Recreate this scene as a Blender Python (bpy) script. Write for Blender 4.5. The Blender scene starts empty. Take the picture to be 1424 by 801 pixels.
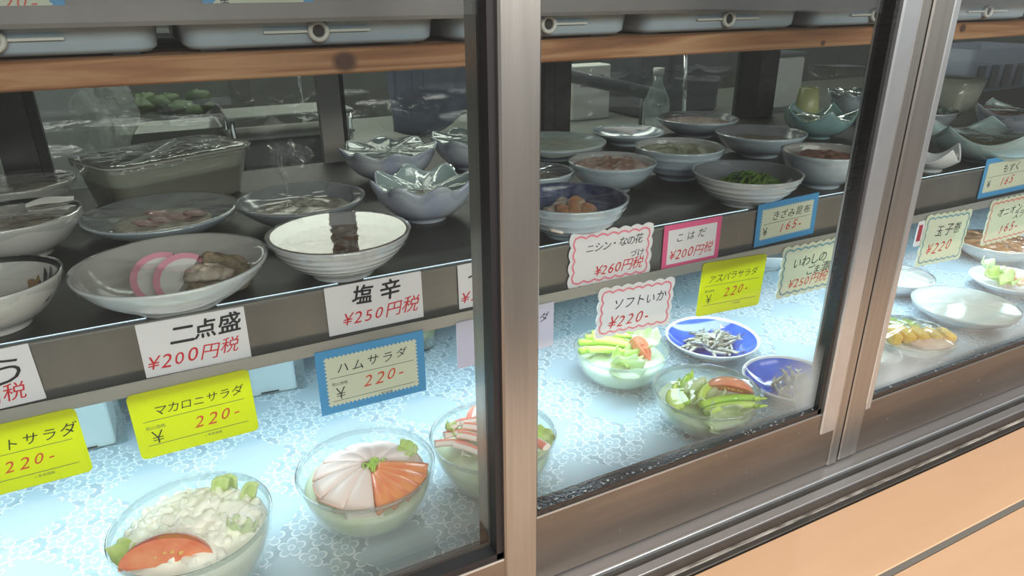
import bpy, math, random
from math import sin, cos, pi, radians, sqrt, atan2, hypot
from mathutils import Vector, Matrix

sc = bpy.context.scene
COL = sc.collection
random.seed(7)

# ------------------------------------------------------------------ camera
YAW, PITCH, ROLL = radians(26.84), radians(22.89), radians(-0.424)
CAM = Vector((0.0, -0.485, 0.48))
hd = Vector((sin(YAW), cos(YAW), 0)); rt0 = Vector((cos(YAW), -sin(YAW), 0)); zz = Vector((0, 0, 1))
fw = hd * cos(PITCH) - zz * sin(PITCH); up0 = hd * sin(PITCH) + zz * cos(PITCH)
rt = rt0 * cos(ROLL) + up0 * sin(ROLL); up = up0 * cos(ROLL) - rt0 * sin(ROLL)
cam = bpy.data.cameras.new('camera'); cam.sensor_width = 36; cam.lens = 975 / 1424 * 36
cam.clip_start = 0.01; cam.clip_end = 60
co = bpy.data.objects.new('camera', cam); COL.objects.link(co)
M = Matrix((rt, up, -fw)).transposed().to_4x4(); M.translation = CAM
co.matrix_world = M
sc.camera = co

# ------------------------------------------------------------------ light
sc.view_settings.view_transform = 'Standard'; sc.view_settings.look = 'None'
sc.view_settings.gamma = 1; sc.view_settings.use_curve_mapping = False
sc.view_settings.exposure = 0.0
sc.cycles.use_denoising = True
sc.cycles.max_bounces = 10; sc.cycles.transparent_max_bounces = 40
sc.cycles.diffuse_bounces = 4; sc.cycles.glossy_bounces = 4
sc.cycles.caustics_reflective = False; sc.cycles.caustics_refractive = False

w = bpy.data.worlds.new('sky'); sc.world = w; w.use_nodes = True
w.node_tree.nodes['Background'].inputs[0].default_value = (0.93, 0.97, 1.0, 1)
w.node_tree.nodes['Background'].inputs[1].default_value = 0.68

def area(name, loc, rot, sx, sy, power, col, spread=180):
    l = bpy.data.lights.new(name, 'AREA'); l.shape = 'RECTANGLE'; l.size = sx; l.size_y = sy
    l.energy = power; l.color = col; l.spread = radians(spread)
    o = bpy.data.objects.new(name, l); o.location = loc; o.rotation_euler = rot; COL.objects.link(o); return o
area('shop_light', (0.5, -2.3, 1.25), (radians(68), 0, 0), 3.2, 0.7, 62, (1.0, 0.95, 0.89))
area('counter_fill_light', (0.8, -0.75, 1.7), (radians(10), 0, 0), 3.0, 0.3, 13, (1.0, 0.93, 0.84))  # added fill lamp that brightens the counter, no known fixture there
area('kitchen_light', (1.2, 1.9, 1.5), (radians(-12), 0, 0), 3.0, 0.4, 44, (1.0, 1.0, 0.92))
area('case_tube_light', (0.9, 0.20, 0.196), (radians(-30), 0, 0), 3.4, 0.08, 11.4, (0.70, 0.89, 1.0))

# ------------------------------------------------------------------ materials
def lin(c):
    c = c / 255.0
    return c / 12.92 if c <= 0.04045 else ((c + 0.055) / 1.055) ** 2.4
def rgb(r, g, b): return (lin(r), lin(g), lin(b), 1)
MATS = {}
def newmat(name):
    m = bpy.data.materials.new(name); m.use_nodes = True; m.node_tree.nodes.clear()
    N = m.node_tree.nodes; L = m.node_tree.links
    out = N.new('ShaderNodeOutputMaterial')
    MATS[name] = m
    return m, N, L, out
def setin(n, k, v):
    if k in n.inputs: n.inputs[k].default_value = v
def mat(name, col, rough=0.5, metal=0.0, spec=0.5, var=0.0, vscale=40, bump=0.0, bscale=80, col2=None, sss=0, trans=0.0, coat=0.0, stretch=None, detail=4):
    """principled surface with procedural colour variation and bump"""
    m, N, L, out = newmat(name)
    p = N.new('ShaderNodeBsdfPrincipled')
    p.inputs['Base Color'].default_value = col; p.inputs['Roughness'].default_value = rough
    p.inputs['Metallic'].default_value = metal; setin(p, 'Specular IOR Level', spec)
    setin(p, 'Coat Weight', coat); setin(p, 'Coat Roughness', 0.08)
    if sss: setin(p, 'Subsurface Weight', sss); setin(p, 'Subsurface Radius', (0.004, 0.003, 0.002)); setin(p, 'Subsurface Scale', 1.0)
    tc = N.new('ShaderNodeTexCoord'); src = tc.outputs['Object']
    if stretch:
        mp = N.new('ShaderNodeMapping'); mp.inputs['Scale'].default_value = stretch
        L.new(src, mp.inputs['Vector']); src = mp.outputs['Vector']
    if var or col2:
        nz = N.new('ShaderNodeTexNoise'); nz.inputs['Scale'].default_value = vscale; nz.inputs['Detail'].default_value = detail
        L.new(src, nz.inputs['Vector'])
        rp = N.new('ShaderNodeValToRGB')
        c2 = col2 or tuple(max(0, x * (1 - var)) for x in col[:3]) + (1,)
        rp.color_ramp.elements[0].position = 0.35; rp.color_ramp.elements[1].position = 0.65
        rp.color_ramp.elements[0].color = col; rp.color_ramp.elements[1].color = c2
        L.new(nz.outputs['Fac'], rp.inputs['Fac']); L.new(rp.outputs['Color'], p.inputs['Base Color'])
    if bump:
        nb = N.new('ShaderNodeTexNoise'); nb.inputs['Scale'].default_value = bscale; nb.inputs['Detail'].default_value = 3
        L.new(src, nb.inputs['Vector'])
        b = N.new('ShaderNodeBump'); b.inputs['Strength'].default_value = bump; b.inputs['Distance'].default_value = 0.002
        L.new(nb.outputs['Fac'], b.inputs['Height']); L.new(b.outputs['Normal'], p.inputs['Normal'])
    last = p.outputs[0]
    if trans:
        t = N.new('ShaderNodeBsdfTranslucent'); mx = N.new('ShaderNodeMixShader'); mx.inputs[0].default_value = trans
        t.inputs[0].default_value = col
        L.new(last, mx.inputs[1]); L.new(t.outputs[0], mx.inputs[2]); last = mx.outputs[0]
    L.new(last, out.inputs[0])
    return m
def mth(N, L, op, a, b=None, c=None, clamp=False):
    n = N.new('ShaderNodeMath'); n.operation = op; n.use_clamp = clamp
    for i, x in enumerate((a, b, c)):
        if x is None: continue
        if isinstance(x, (int, float)): n.inputs[i].default_value = x
        else: L.new(x, n.inputs[i])
    return n.outputs[0]
def clear(name, tint, refl=1.0, rough=0.02, body=0.0, bodycol=(0.8, 0.9, 0.9, 1), bump=0.0, bscale=60, stretch=None, fog=None):
    """thin clear sheet: Schlick mirror over see-through, with a little milky body"""
    m, N, L, out = newmat(name)
    g = N.new('ShaderNodeNewGeometry')
    dp = N.new('ShaderNodeVectorMath'); dp.operation = 'DOT_PRODUCT'
    nrm = g.outputs['Normal']; bn = None
    if bump:
        tc = N.new('ShaderNodeTexCoord'); src = tc.outputs['Object']
        if stretch:
            mp = N.new('ShaderNodeMapping'); mp.inputs['Scale'].default_value = stretch
            L.new(src, mp.inputs['Vector']); src = mp.outputs['Vector']
        nb = N.new('ShaderNodeTexNoise'); nb.inputs['Scale'].default_value = bscale; nb.inputs['Detail'].default_value = 2
        nb.inputs['Distortion'].default_value = 1.2
        L.new(src, nb.inputs['Vector'])
        b = N.new('ShaderNodeBump'); b.inputs['Strength'].default_value = bump; b.inputs['Distance'].default_value = 0.004
        L.new(nb.outputs['Fac'], b.inputs['Height']); bn = b.outputs['Normal']; nrm = bn
    L.new(nrm, dp.inputs[0]); L.new(g.outputs['Incoming'], dp.inputs[1])
    c = mth(N, L, 'ABSOLUTE', dp.outputs['Value'])
    k = mth(N, L, 'POWER', mth(N, L, 'SUBTRACT', 1.0, c, clamp=True), 5.0)
    fr = mth(N, L, 'MULTIPLY', mth(N, L, 'MULTIPLY_ADD', k, 0.95, 0.045), refl, clamp=True)
    tr = N.new('ShaderNodeBsdfTransparent'); tr.inputs[0].default_value = tint
    gl = N.new('ShaderNodeBsdfGlossy'); gl.inputs['Roughness'].default_value = rough
    gl.inputs['Color'].default_value = (1, 1, 1, 1)
    if bn: L.new(bn, gl.inputs['Normal'])
    base = tr.outputs[0]
    if body or fog:
        d = N.new('ShaderNodeBsdfDiffuse'); d.inputs[0].default_value = bodycol
        t2 = N.new('ShaderNodeBsdfTranslucent'); t2.inputs[0].default_value = bodycol
        md = N.new('ShaderNodeMixShader'); md.inputs[0].default_value = 0.5
        L.new(d.outputs[0], md.inputs[1]); L.new(t2.outputs[0], md.inputs[2])
        mb = N.new('ShaderNodeMixShader'); mb.inputs[0].default_value = body
        L.new(base, mb.inputs[1]); L.new(md.outputs[0], mb.inputs[2]); base = mb.outputs[0]
        if fog:                                   # condensation on the pane: fog = (x centre, x half width, z top)
            tc2 = N.new('ShaderNodeTexCoord'); sp = N.new('ShaderNodeSeparateXYZ'); L.new(tc2.outputs['Object'], sp.inputs[0])
            nz = N.new('ShaderNodeTexNoise'); nz.inputs['Scale'].default_value = 11; L.new(tc2.outputs['Object'], nz.inputs['Vector'])
            acc = None
            for fx, hw, zt in fog:
                ax = mth(N, L, 'SUBTRACT', 1.0, mth(N, L, 'DIVIDE', mth(N, L, 'ABSOLUTE', mth(N, L, 'SUBTRACT', sp.outputs[0], fx)), hw), clamp=True)
                az = mth(N, L, 'DIVIDE', mth(N, L, 'SUBTRACT', zt, sp.outputs[2]), 0.06, clamp=True)
                v = mth(N, L, 'MULTIPLY', mth(N, L, 'MULTIPLY', ax, az), mth(N, L, 'MULTIPLY_ADD', nz.outputs['Fac'], 1.6, -0.1, clamp=True))
                acc = v if acc is None else mth(N, L, 'MAXIMUM', acc, v)
            L.new(mth(N, L, 'MULTIPLY_ADD', acc, 0.9, body, clamp=True), mb.inputs[0])
    mx = N.new('ShaderNodeMixShader')
    L.new(fr, mx.inputs[0]); L.new(base, mx.inputs[1]); L.new(gl.outputs[0], mx.inputs[2])
    L.new(mx.outputs[0], out.inputs[0])
    return m

mat('brushed aluminium', rgb(178, 174, 168), 0.34, 0.9, bump=0.05, bscale=300, stretch=(6, 6, 0.2), var=0.12, vscale=30)
mat('bright aluminium', rgb(208, 212, 214), 0.30, 0.8, var=0.06)
mat('grey aluminium', rgb(140, 140, 140), 0.42, 0.75, var=0.12, vscale=20, stretch=(0.3, 4, 4))
mat('bright sill', rgb(176, 174, 174), 0.4, 0.7, var=0.1, vscale=12, stretch=(0.3, 4, 4))
mat('groove brown', rgb(108, 98, 90), 0.45, 0.5, var=0.2)
mat('dark aluminium', rgb(92, 88, 84), 0.4, 0.7, var=0.2)
mat('rail metal', rgb(150, 140, 130), 0.38, 0.85, var=0.22, vscale=14, stretch=(0.4, 3, 3))
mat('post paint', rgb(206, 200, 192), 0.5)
mat('rubber', rgb(36, 34, 36), 0.5)
mat('wet rubber', rgb(34, 32, 34), 0.22, bump=0.5, bscale=250, spec=0.8)
mat('steel lip', rgb(150, 148, 144), 0.33, 0.85, var=0.3, vscale=9, stretch=(1, 1, 0.25))
mat('steel edge', rgb(178, 178, 172), 0.42, 0.7)
mat('dull edge', rgb(132, 131, 127), 0.6, 0.3)
mat('upper lip', rgb(116, 110, 106), 0.4, 0.8, var=0.25, vscale=9, stretch=(1, 1, 0.25))
mat('steel tray', rgb(78, 76, 72), 0.45, 0.4, var=0.2, vscale=16, bump=0.05)
mat('dark steel', rgb(62, 62, 60), 0.4, 0.5, var=0.15)
mat('case white', rgb(214, 222, 226), 0.4)
mat('pvc blue', rgb(184, 200, 210), 0.35, var=0.08, vscale=25)
mat('ring plastic', rgb(196, 196, 190), 0.4)
mat('hole dark', rgb(42, 38, 34), 0.7)
mat('counter laminate', rgb(236, 190, 150), 0.3, var=0.05, vscale=9, stretch=(0.4, 3, 1), coat=0.3)
mat('counter groove', rgb(142, 136, 128), 0.4, 0.3)
mat('sealant', rgb(188, 182, 172), 0.55, col2=rgb(96, 88, 80), vscale=60, stretch=(0.6, 4, 4))
mat('street', rgb(112, 108, 102), 0.7, var=0.2, vscale=8)
mat('kitchen wall', rgb(116, 120, 112), 0.6, var=0.3, vscale=3)
mat('kitchen floor', rgb(96, 96, 92), 0.5, var=0.2, vscale=5)
mat('bench steel', rgb(140, 143, 137), 0.4, 0.5, var=0.15, vscale=4)
mat('appliance white', rgb(206, 206, 200), 0.5)
mat('dark box', rgb(58, 62, 68), 0.5)
mat('dark pan', rgb(34, 34, 34), 0.4)
mat('chrome', rgb(225, 228, 228), 0.12, 1.0)
mat('crate blue', rgb(126, 132, 152), 0.6, var=0.1)
mat('stand-in cloth blue', rgb(92, 100, 124), 0.8, var=0.3, vscale=14, bump=0.4, bscale=20)
mat('greens', rgb(66, 92, 36), 0.6, var=0.4)
clear('bag', (0.85, 0.87, 0.86, 1), 1.6, 0.12, 0.30, (0.75, 0.77, 0.75, 1), bump=1.0, bscale=24)
# ceramics
mat('white glaze', rgb(222, 226, 228), 0.16, coat=0.4, var=0.05, vscale=22)
mat('warm glaze', rgb(214, 212, 208), 0.16, coat=0.4, var=0.06, vscale=22)
mat('grey glaze', rgb(150, 156, 164), 0.2, coat=0.3, var=0.12)
mat('pale blue glaze', rgb(196, 210, 220), 0.16, coat=0.4, var=0.1, vscale=30)
mat('celadon', rgb(176, 200, 202), 0.14, coat=0.5, var=0.14, vscale=26)
mat('celadon deep', rgb(136, 172, 172), 0.14, coat=0.5, var=0.16, vscale=26)
mat('celadon violet', rgb(176, 184, 212), 0.15, coat=0.5, col2=rgb(202, 208, 214), vscale=30)
mat('cobalt glaze', rgb(34, 74, 190), 0.12, coat=0.6, col2=rgb(66, 112, 214), vscale=28)
mat('navy glaze', rgb(34, 44, 104), 0.12, coat=0.6, col2=rgb(150, 160, 190), vscale=44)
mat('black line', rgb(28, 28, 30), 0.3)
mat('leaf print', rgb(58, 62, 66), 0.3)
mat('ochre print', rgb(158, 124, 88), 0.3)
clear('tub plastic', (0.86, 0.88, 0.84, 1), 1.2, 0.1, 0.45, (0.84, 0.86, 0.76, 1))
clear('salad glass', (0.97, 0.992, 0.988, 1), 1.3, 0.02, 0.07, (0.72, 0.92, 0.90, 1))
clear('glass rim', (0.60, 0.70, 0.70, 1), 1.4, 0.02, 0.22, (0.75, 0.86, 0.85, 1))
clear('film', (0.95, 0.96, 0.955, 1), 1.6, 0.03, 0.035, (0.8, 0.82, 0.82, 1), bump=0.35, bscale=28)
clear('soft film', (0.95, 0.96, 0.955, 1), 1.0, 0.04, 0.06, (0.8, 0.84, 0.83, 1), bump=0.05, bscale=30)
clear('calm film', (0.95, 0.96, 0.955, 1), 1.0, 0.05, 0.03, (0.7, 0.72, 0.72, 1), bump=0.05, bscale=30)
clear('tight film', (0.97, 0.97, 0.965, 1), 1.9, 0.015, 0.02, (0.8, 0.82, 0.82, 1), bump=0.02, bscale=40)
clear('wrinkled film', (0.93, 0.94, 0.935, 1), 2.0, 0.05, 0.06, (0.8, 0.82, 0.82, 1), bump=0.9, bscale=38)
clear('milky film', (0.9, 0.92, 0.92, 1), 0.9, 0.15, 0.45, (0.86, 0.93, 0.93, 1), bump=0.3, bscale=20)
clear('box clear', (0.9, 0.95, 0.95, 1), 1.8, 0.03, 0.12, (0.8, 0.9, 0.92, 1))
clear('pane', (0.94, 0.96, 0.95, 1), 0.95, 0.01, 0.003, (0.8, 0.85, 0.85, 1))
clear('fogged pane', (0.94, 0.96, 0.95, 1), 0.95, 0.01, 0.003, (0.80, 0.86, 0.88, 1),
      fog=[(0.63, 0.085, 0.12), (0.52, 0.16, 0.055), (0.76, 0.20, 0.085), (1.08, 0.34, 0.065)])
clear('back pane', (0.86, 0.89, 0.87, 1), 1.3, 0.02, 0.03, (0.6, 0.62, 0.6, 1))
clear('water drop', (0.9, 0.92, 0.93, 1), 1.6, 0.02, 0.25, (0.85, 0.88, 0.9, 1))
# food
mat('macaroni', rgb(252, 251, 238), 0.35, sss=0.15, var=0.06, vscale=60)
mat('celery', rgb(178, 212, 120), 0.35, col2=rgb(226, 240, 186), vscale=60, stretch=(1, 1, 0.2))
mat('lettuce', rgb(198, 232, 128), 0.4, col2=rgb(232, 246, 196), vscale=35, trans=0.3)
mat('pale lettuce', rgb(214, 236, 190), 0.4, col2=rgb(236, 244, 222), vscale=35, trans=0.35)
mat('cabbage', rgb(240, 248, 232), 0.45, col2=rgb(222, 240, 200), vscale=70, trans=0.2)
mat('tomato skin', rgb(206, 66, 40), 0.2, var=0.12, vscale=30, coat=0.4)
mat('tomato flesh', rgb(226, 104, 66), 0.22, col2=rgb(238, 150, 104), vscale=55, coat=0.5)
mat('pale tomato', rgb(228, 128, 96), 0.25, col2=rgb(236, 164, 132), vscale=45, coat=0.4)
mat('tomato seed', rgb(228, 188, 96), 0.3)
mat('carrot', rgb(246, 158, 92), 0.3, col2=rgb(240, 128, 78), vscale=50, coat=0.3, stretch=(1, 4, 1))
mat('ham', rgb(252, 228, 222), 0.35, col2=rgb(253, 238, 233), vscale=40, trans=0.15)
mat('ham edge', rgb(236, 184, 164), 0.35)
mat('crab red', rgb(238, 120, 100), 0.35, col2=rgb(246, 170, 150), vscale=60, stretch=(1, 0.2, 1))
mat('crab white', rgb(244, 232, 224), 0.4, var=0.08, vscale=80)
mat('onion', rgb(240, 240, 232), 0.35)
mat('asparagus', rgb(150, 206, 58), 0.35, col2=rgb(190, 228, 96), vscale=40, stretch=(1, 1, 0.3))
mat('asparagus pale', rgb(200, 234, 104), 0.35, col2=rgb(216, 240, 140), vscale=40)
mat('fish silver', rgb(176, 178, 168), 0.28, 0.25, col2=rgb(112, 116, 108), vscale=120)
mat('fish pale', rgb(206, 204, 184), 0.3, 0.15, col2=rgb(150, 150, 136), vscale=120)
mat('kamaboko white', rgb(214, 212, 208), 0.4)
mat('kamaboko pink', rgb(226, 156, 174), 0.35, var=0.1, vscale=50)
mat('mash', rgb(184, 166, 138), 0.55, col2=rgb(148, 130, 102), vscale=130, bump=1.0, bscale=260)
mat('pale mash', rgb(206, 194, 178), 0.5, col2=rgb(176, 160, 142), vscale=120, bump=0.9, bscale=220)
mat('squid brown', rgb(120, 88, 72), 0.3, col2=rgb(168, 136, 116), vscale=70, coat=0.5, bump=0.6, bscale=120)
mat('speckled simmer', rgb(72, 66, 58), 0.35, col2=rgb(132, 108, 82), vscale=110, bump=0.7, bscale=160)
mat('brown simmer', rgb(104, 88, 52), 0.4, col2=rgb(140, 124, 86), vscale=45, bump=0.8, bscale=90)
mat('pink brown', rgb(176, 130, 112), 0.4, col2=rgb(138, 96, 82), vscale=70, bump=0.9, bscale=110)
mat('pink slice', rgb(176, 112, 118), 0.4, col2=rgb(200, 160, 158), vscale=60)
mat('orange fish', rgb(238, 160, 112), 0.3, col2=rgb(248, 214, 186), vscale=50, coat=0.4)
mat('pale fish', rgb(236, 220, 210), 0.3, col2=rgb(180, 168, 160), vscale=40, coat=0.4)
mat('olive simmer', rgb(110, 116, 72), 0.4, col2=rgb(140, 140, 96), vscale=60, bump=0.8, bscale=120)
mat('boiled greens', rgb(128, 168, 56), 0.4, col2=rgb(88, 132, 40), vscale=40, stretch=(0.3, 2, 2))
mat('egg yellow', rgb(250, 206, 78), 0.35, col2=rgb(252, 224, 136), vscale=40)
mat('cucumber', rgb(158, 214, 92), 0.4, col2=rgb(206, 232, 150), vscale=50)
mat('tofu', rgb(238, 244, 238), 0.4, var=0.04)
mat('prawn', rgb(240, 190, 156), 0.35, col2=rgb(246, 222, 196), vscale=60)
mat('glazed brown', rgb(140, 90, 46), 0.25, col2=rgb(196, 140, 84), vscale=60, coat=0.5, bump=0.6, bscale=120)
mat('tea green cup', rgb(190, 196, 140), 0.3)
# paper and ink
mat('white card', rgb(238, 235, 238), 0.6, trans=0.12)
mat('lilac card', rgb(212, 208, 224), 0.6, trans=0.2)
mat('cream card', rgb(228, 232, 208), 0.6, trans=0.2)
mat('yellow card', rgb(226, 228, 30), 0.5, trans=0.45)
mat('blue print', rgb(72, 150, 204), 0.55)
mat('pink print', rgb(224, 96, 142), 0.55)
mat('rose print', rgb(232, 136, 152), 0.55)
mat('teal print', rgb(112, 160, 172), 0.55)
mat('red print', rgb(222, 132, 122), 0.55)
mat('black ink', rgb(34, 34, 38), 0.5)
mat('red ink', rgb(206, 40, 52), 0.5)
mat('orange ink', rgb(216, 84, 52), 0.5)
mat('grey ink', rgb(92, 98, 84), 0.5)
mat('price tape', rgb(170, 40, 60), 0.5)

def wood_mat():
    m, N, L, out = newmat('pine board')
    p = N.new('ShaderNodeBsdfPrincipled'); p.inputs['Roughness'].default_value = 0.6
    tc = N.new('ShaderNodeTexCoord')
    mp = N.new('ShaderNodeMapping'); mp.inputs['Scale'].default_value = (2.6, 30, 46); L.new(tc.outputs['Object'], mp.inputs[0])
    nz = N.new('ShaderNodeTexNoise'); nz.inputs['Scale'].default_value = 1.0; nz.inputs['Detail'].default_value = 5; nz.inputs['Distortion'].default_value = 1.6
    L.new(mp.outputs[0], nz.inputs['Vector'])
    rp = N.new('ShaderNodeValToRGB'); e = rp.color_ramp.elements
    e[0].position = 0.30; e[0].color = rgb(104, 68, 42); e[1].position = 0.62; e[1].color = rgb(180, 140, 102)
    x = e.new(0.46); x.color = rgb(146, 98, 62)
    L.new(nz.outputs['Fac'], rp.inputs[0])
    # knots on the front edge
    sp = N.new('ShaderNodeSeparateXYZ'); L.new(tc.outputs['Object'], sp.inputs[0])
    col = rp.outputs[0]
    for kx, kz, kr in ((0.160, 0.425, 0.0105), (1.02, 0.43, 0.007), (0.75, 0.42, 0.004)):
        d = mth(N, L, 'SQRT', mth(N, L, 'ADD', mth(N, L, 'POWER', mth(N, L, 'MULTIPLY', mth(N, L, 'SUBTRACT', sp.outputs[0], kx), 0.8), 2.0),
                                  mth(N, L, 'POWER', mth(N, L, 'SUBTRACT', sp.outputs[2], kz), 2.0)))
        f = mth(N, L, 'SUBTRACT', 1.0, mth(N, L, 'DIVIDE', d, kr), clamp=True)
        f = mth(N, L, 'MULTIPLY', f, 2.2, clamp=True)
        mx = N.new('ShaderNodeMix'); mx.data_type = 'RGBA'
        L.new(f, mx.inputs[0]); L.new(col, mx.inputs[6]); mx.inputs[7].default_value = rgb(78, 48, 32); col = mx.outputs[2]
    L.new(col, p.inputs['Base Color']); L.new(p.outputs[0], out.inputs[0])
wood_mat()

def lace_mat():
    m, N, L, out = newmat('lace cloth')
    p = N.new('ShaderNodeBsdfPrincipled'); p.inputs['Roughness'].default_value = 0.38
    tc = N.new('ShaderNodeTexCoord'); sp = N.new('ShaderNodeSeparateXYZ'); L.new(tc.outputs['Object'], sp.inputs[0])
    X, Y = sp.outputs[0], sp.outputs[1]
    c = 0.030
    def flower(ox, oy):
        u = mth(N, L, 'SUBTRACT', mth(N, L, 'FLOORED_MODULO', mth(N, L, 'ADD', X, ox), c), c / 2)
        v = mth(N, L, 'SUBTRACT', mth(N, L, 'FLOORED_MODULO', mth(N, L, 'ADD', Y, oy), c * 1.5), c * 0.75)
        r = mth(N, L, 'SQRT', mth(N, L, 'ADD', mth(N, L, 'MULTIPLY', u, u), mth(N, L, 'MULTIPLY', v, v)))
        th = mth(N, L, 'ARCTAN2', v, u)
        pet = mth(N, L, 'ABSOLUTE', mth(N, L, 'COSINE', mth(N, L, 'MULTIPLY', th, 2.5)))
        rp_ = mth(N, L, 'MULTIPLY_ADD', mth(N, L, 'POWER', pet, 0.6), 0.22 * c, 0.20 * c)
        dl = mth(N, L, 'ABSOLUTE', mth(N, L, 'SUBTRACT', r, rp_))
        line = mth(N, L, 'LESS_THAN', dl, 0.0010)
        ctr = mth(N, L, 'LESS_THAN', mth(N, L, 'ABSOLUTE', mth(N, L, 'SUBTRACT', r, 0.10 * c)), 0.0007)
        inside = mth(N, L, 'LESS_THAN', r, rp_)
        return mth(N, L, 'MAXIMUM', line, ctr), inside
    l1, i1 = flower(0.0, 0.0); l2, i2 = flower(c / 2, c * 0.75)
    line = mth(N, L, 'MAXIMUM', l1, l2); ins = mth(N, L, 'MAXIMUM', i1, i2)
    # open net between the flowers
    ck = N.new('ShaderNodeTexChecker'); ck.inputs['Scale'].default_value = 560; L.new(tc.outputs['Object'], ck.inputs['Vector'])
    nz = N.new('ShaderNodeTexNoise'); nz.inputs['Scale'].default_value = 34; L.new(tc.outputs['Object'], nz.inputs['Vector'])
    hole = mth(N, L, 'MULTIPLY', mth(N, L, 'MULTIPLY_ADD', ck.outputs['Fac'], 0.6, 0.4), mth(N, L, 'SUBTRACT', 1.0, ins))
    hole = mth(N, L, 'MULTIPLY', hole, mth(N, L, 'MULTIPLY_ADD', nz.outputs['Fac'], 5.0, -2.0, clamp=True))
    # plain medallions without lace
    c2 = 0.105
    def medal(ox, oy):
        u = mth(N, L, 'SUBTRACT', mth(N, L, 'FLOORED_MODULO', mth(N, L, 'ADD', X, ox), c2), c2 / 2)
        v = mth(N, L, 'SUBTRACT', mth(N, L, 'FLOORED_MODULO', mth(N, L, 'ADD', Y, oy), c2), c2 / 2)
        d = mth(N, L, 'ADD', mth(N, L, 'ABSOLUTE', u), mth(N, L, 'ABSOLUTE', v))
        n2 = N.new('ShaderNodeTexNoise'); n2.inputs['Scale'].default_value = 40; L.new(tc.outputs['Object'], n2.inputs['Vector'])
        return mth(N, L, 'LESS_THAN', mth(N, L, 'MULTIPLY_ADD', n2.outputs['Fac'], 0.03, d), 0.056)
    med = medal(0.02, 0.03)
    keep = mth(N, L, 'SUBTRACT', 1.0, med)
    line = mth(N, L, 'MULTIPLY', line, keep); hole = mth(N, L, 'MULTIPLY', hole, keep)
    a = N.new('ShaderNodeMix'); a.data_type = 'RGBA'; a.inputs[6].default_value = rgb(170, 194, 206); a.inputs[7].default_value = rgb(104, 130, 146)
    L.new(mth(N, L, 'MULTIPLY', hole, 0.6), a.inputs[0])
    b = N.new('ShaderNodeMix'); b.data_type = 'RGBA'; b.inputs[7].default_value = rgb(224, 234, 240)
    L.new(mth(N, L, 'MULTIPLY', line, 0.9), b.inputs[0]); L.new(a.outputs[2], b.inputs[6])
    L.new(b.outputs[2], p.inputs['Base Color'])
    bp = N.new('ShaderNodeBump'); bp.inputs['Strength'].default_value = 0.25; bp.inputs['Distance'].default_value = 0.001
    L.new(line, bp.inputs['Height']); L.new(bp.outputs[0], p.inputs['Normal'])
    L.new(p.outputs[0], out.inputs[0])
lace_mat()
def emit(name, col, s):
    m, N, L, out = newmat(name); e = N.new('ShaderNodeEmission'); e.inputs[0].default_value = col; e.inputs[1].default_value = s
    L.new(e.outputs[0], out.inputs[0])
emit('ceiling lamp', (1.0, 0.97, 0.86, 1), 3.0)

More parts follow.
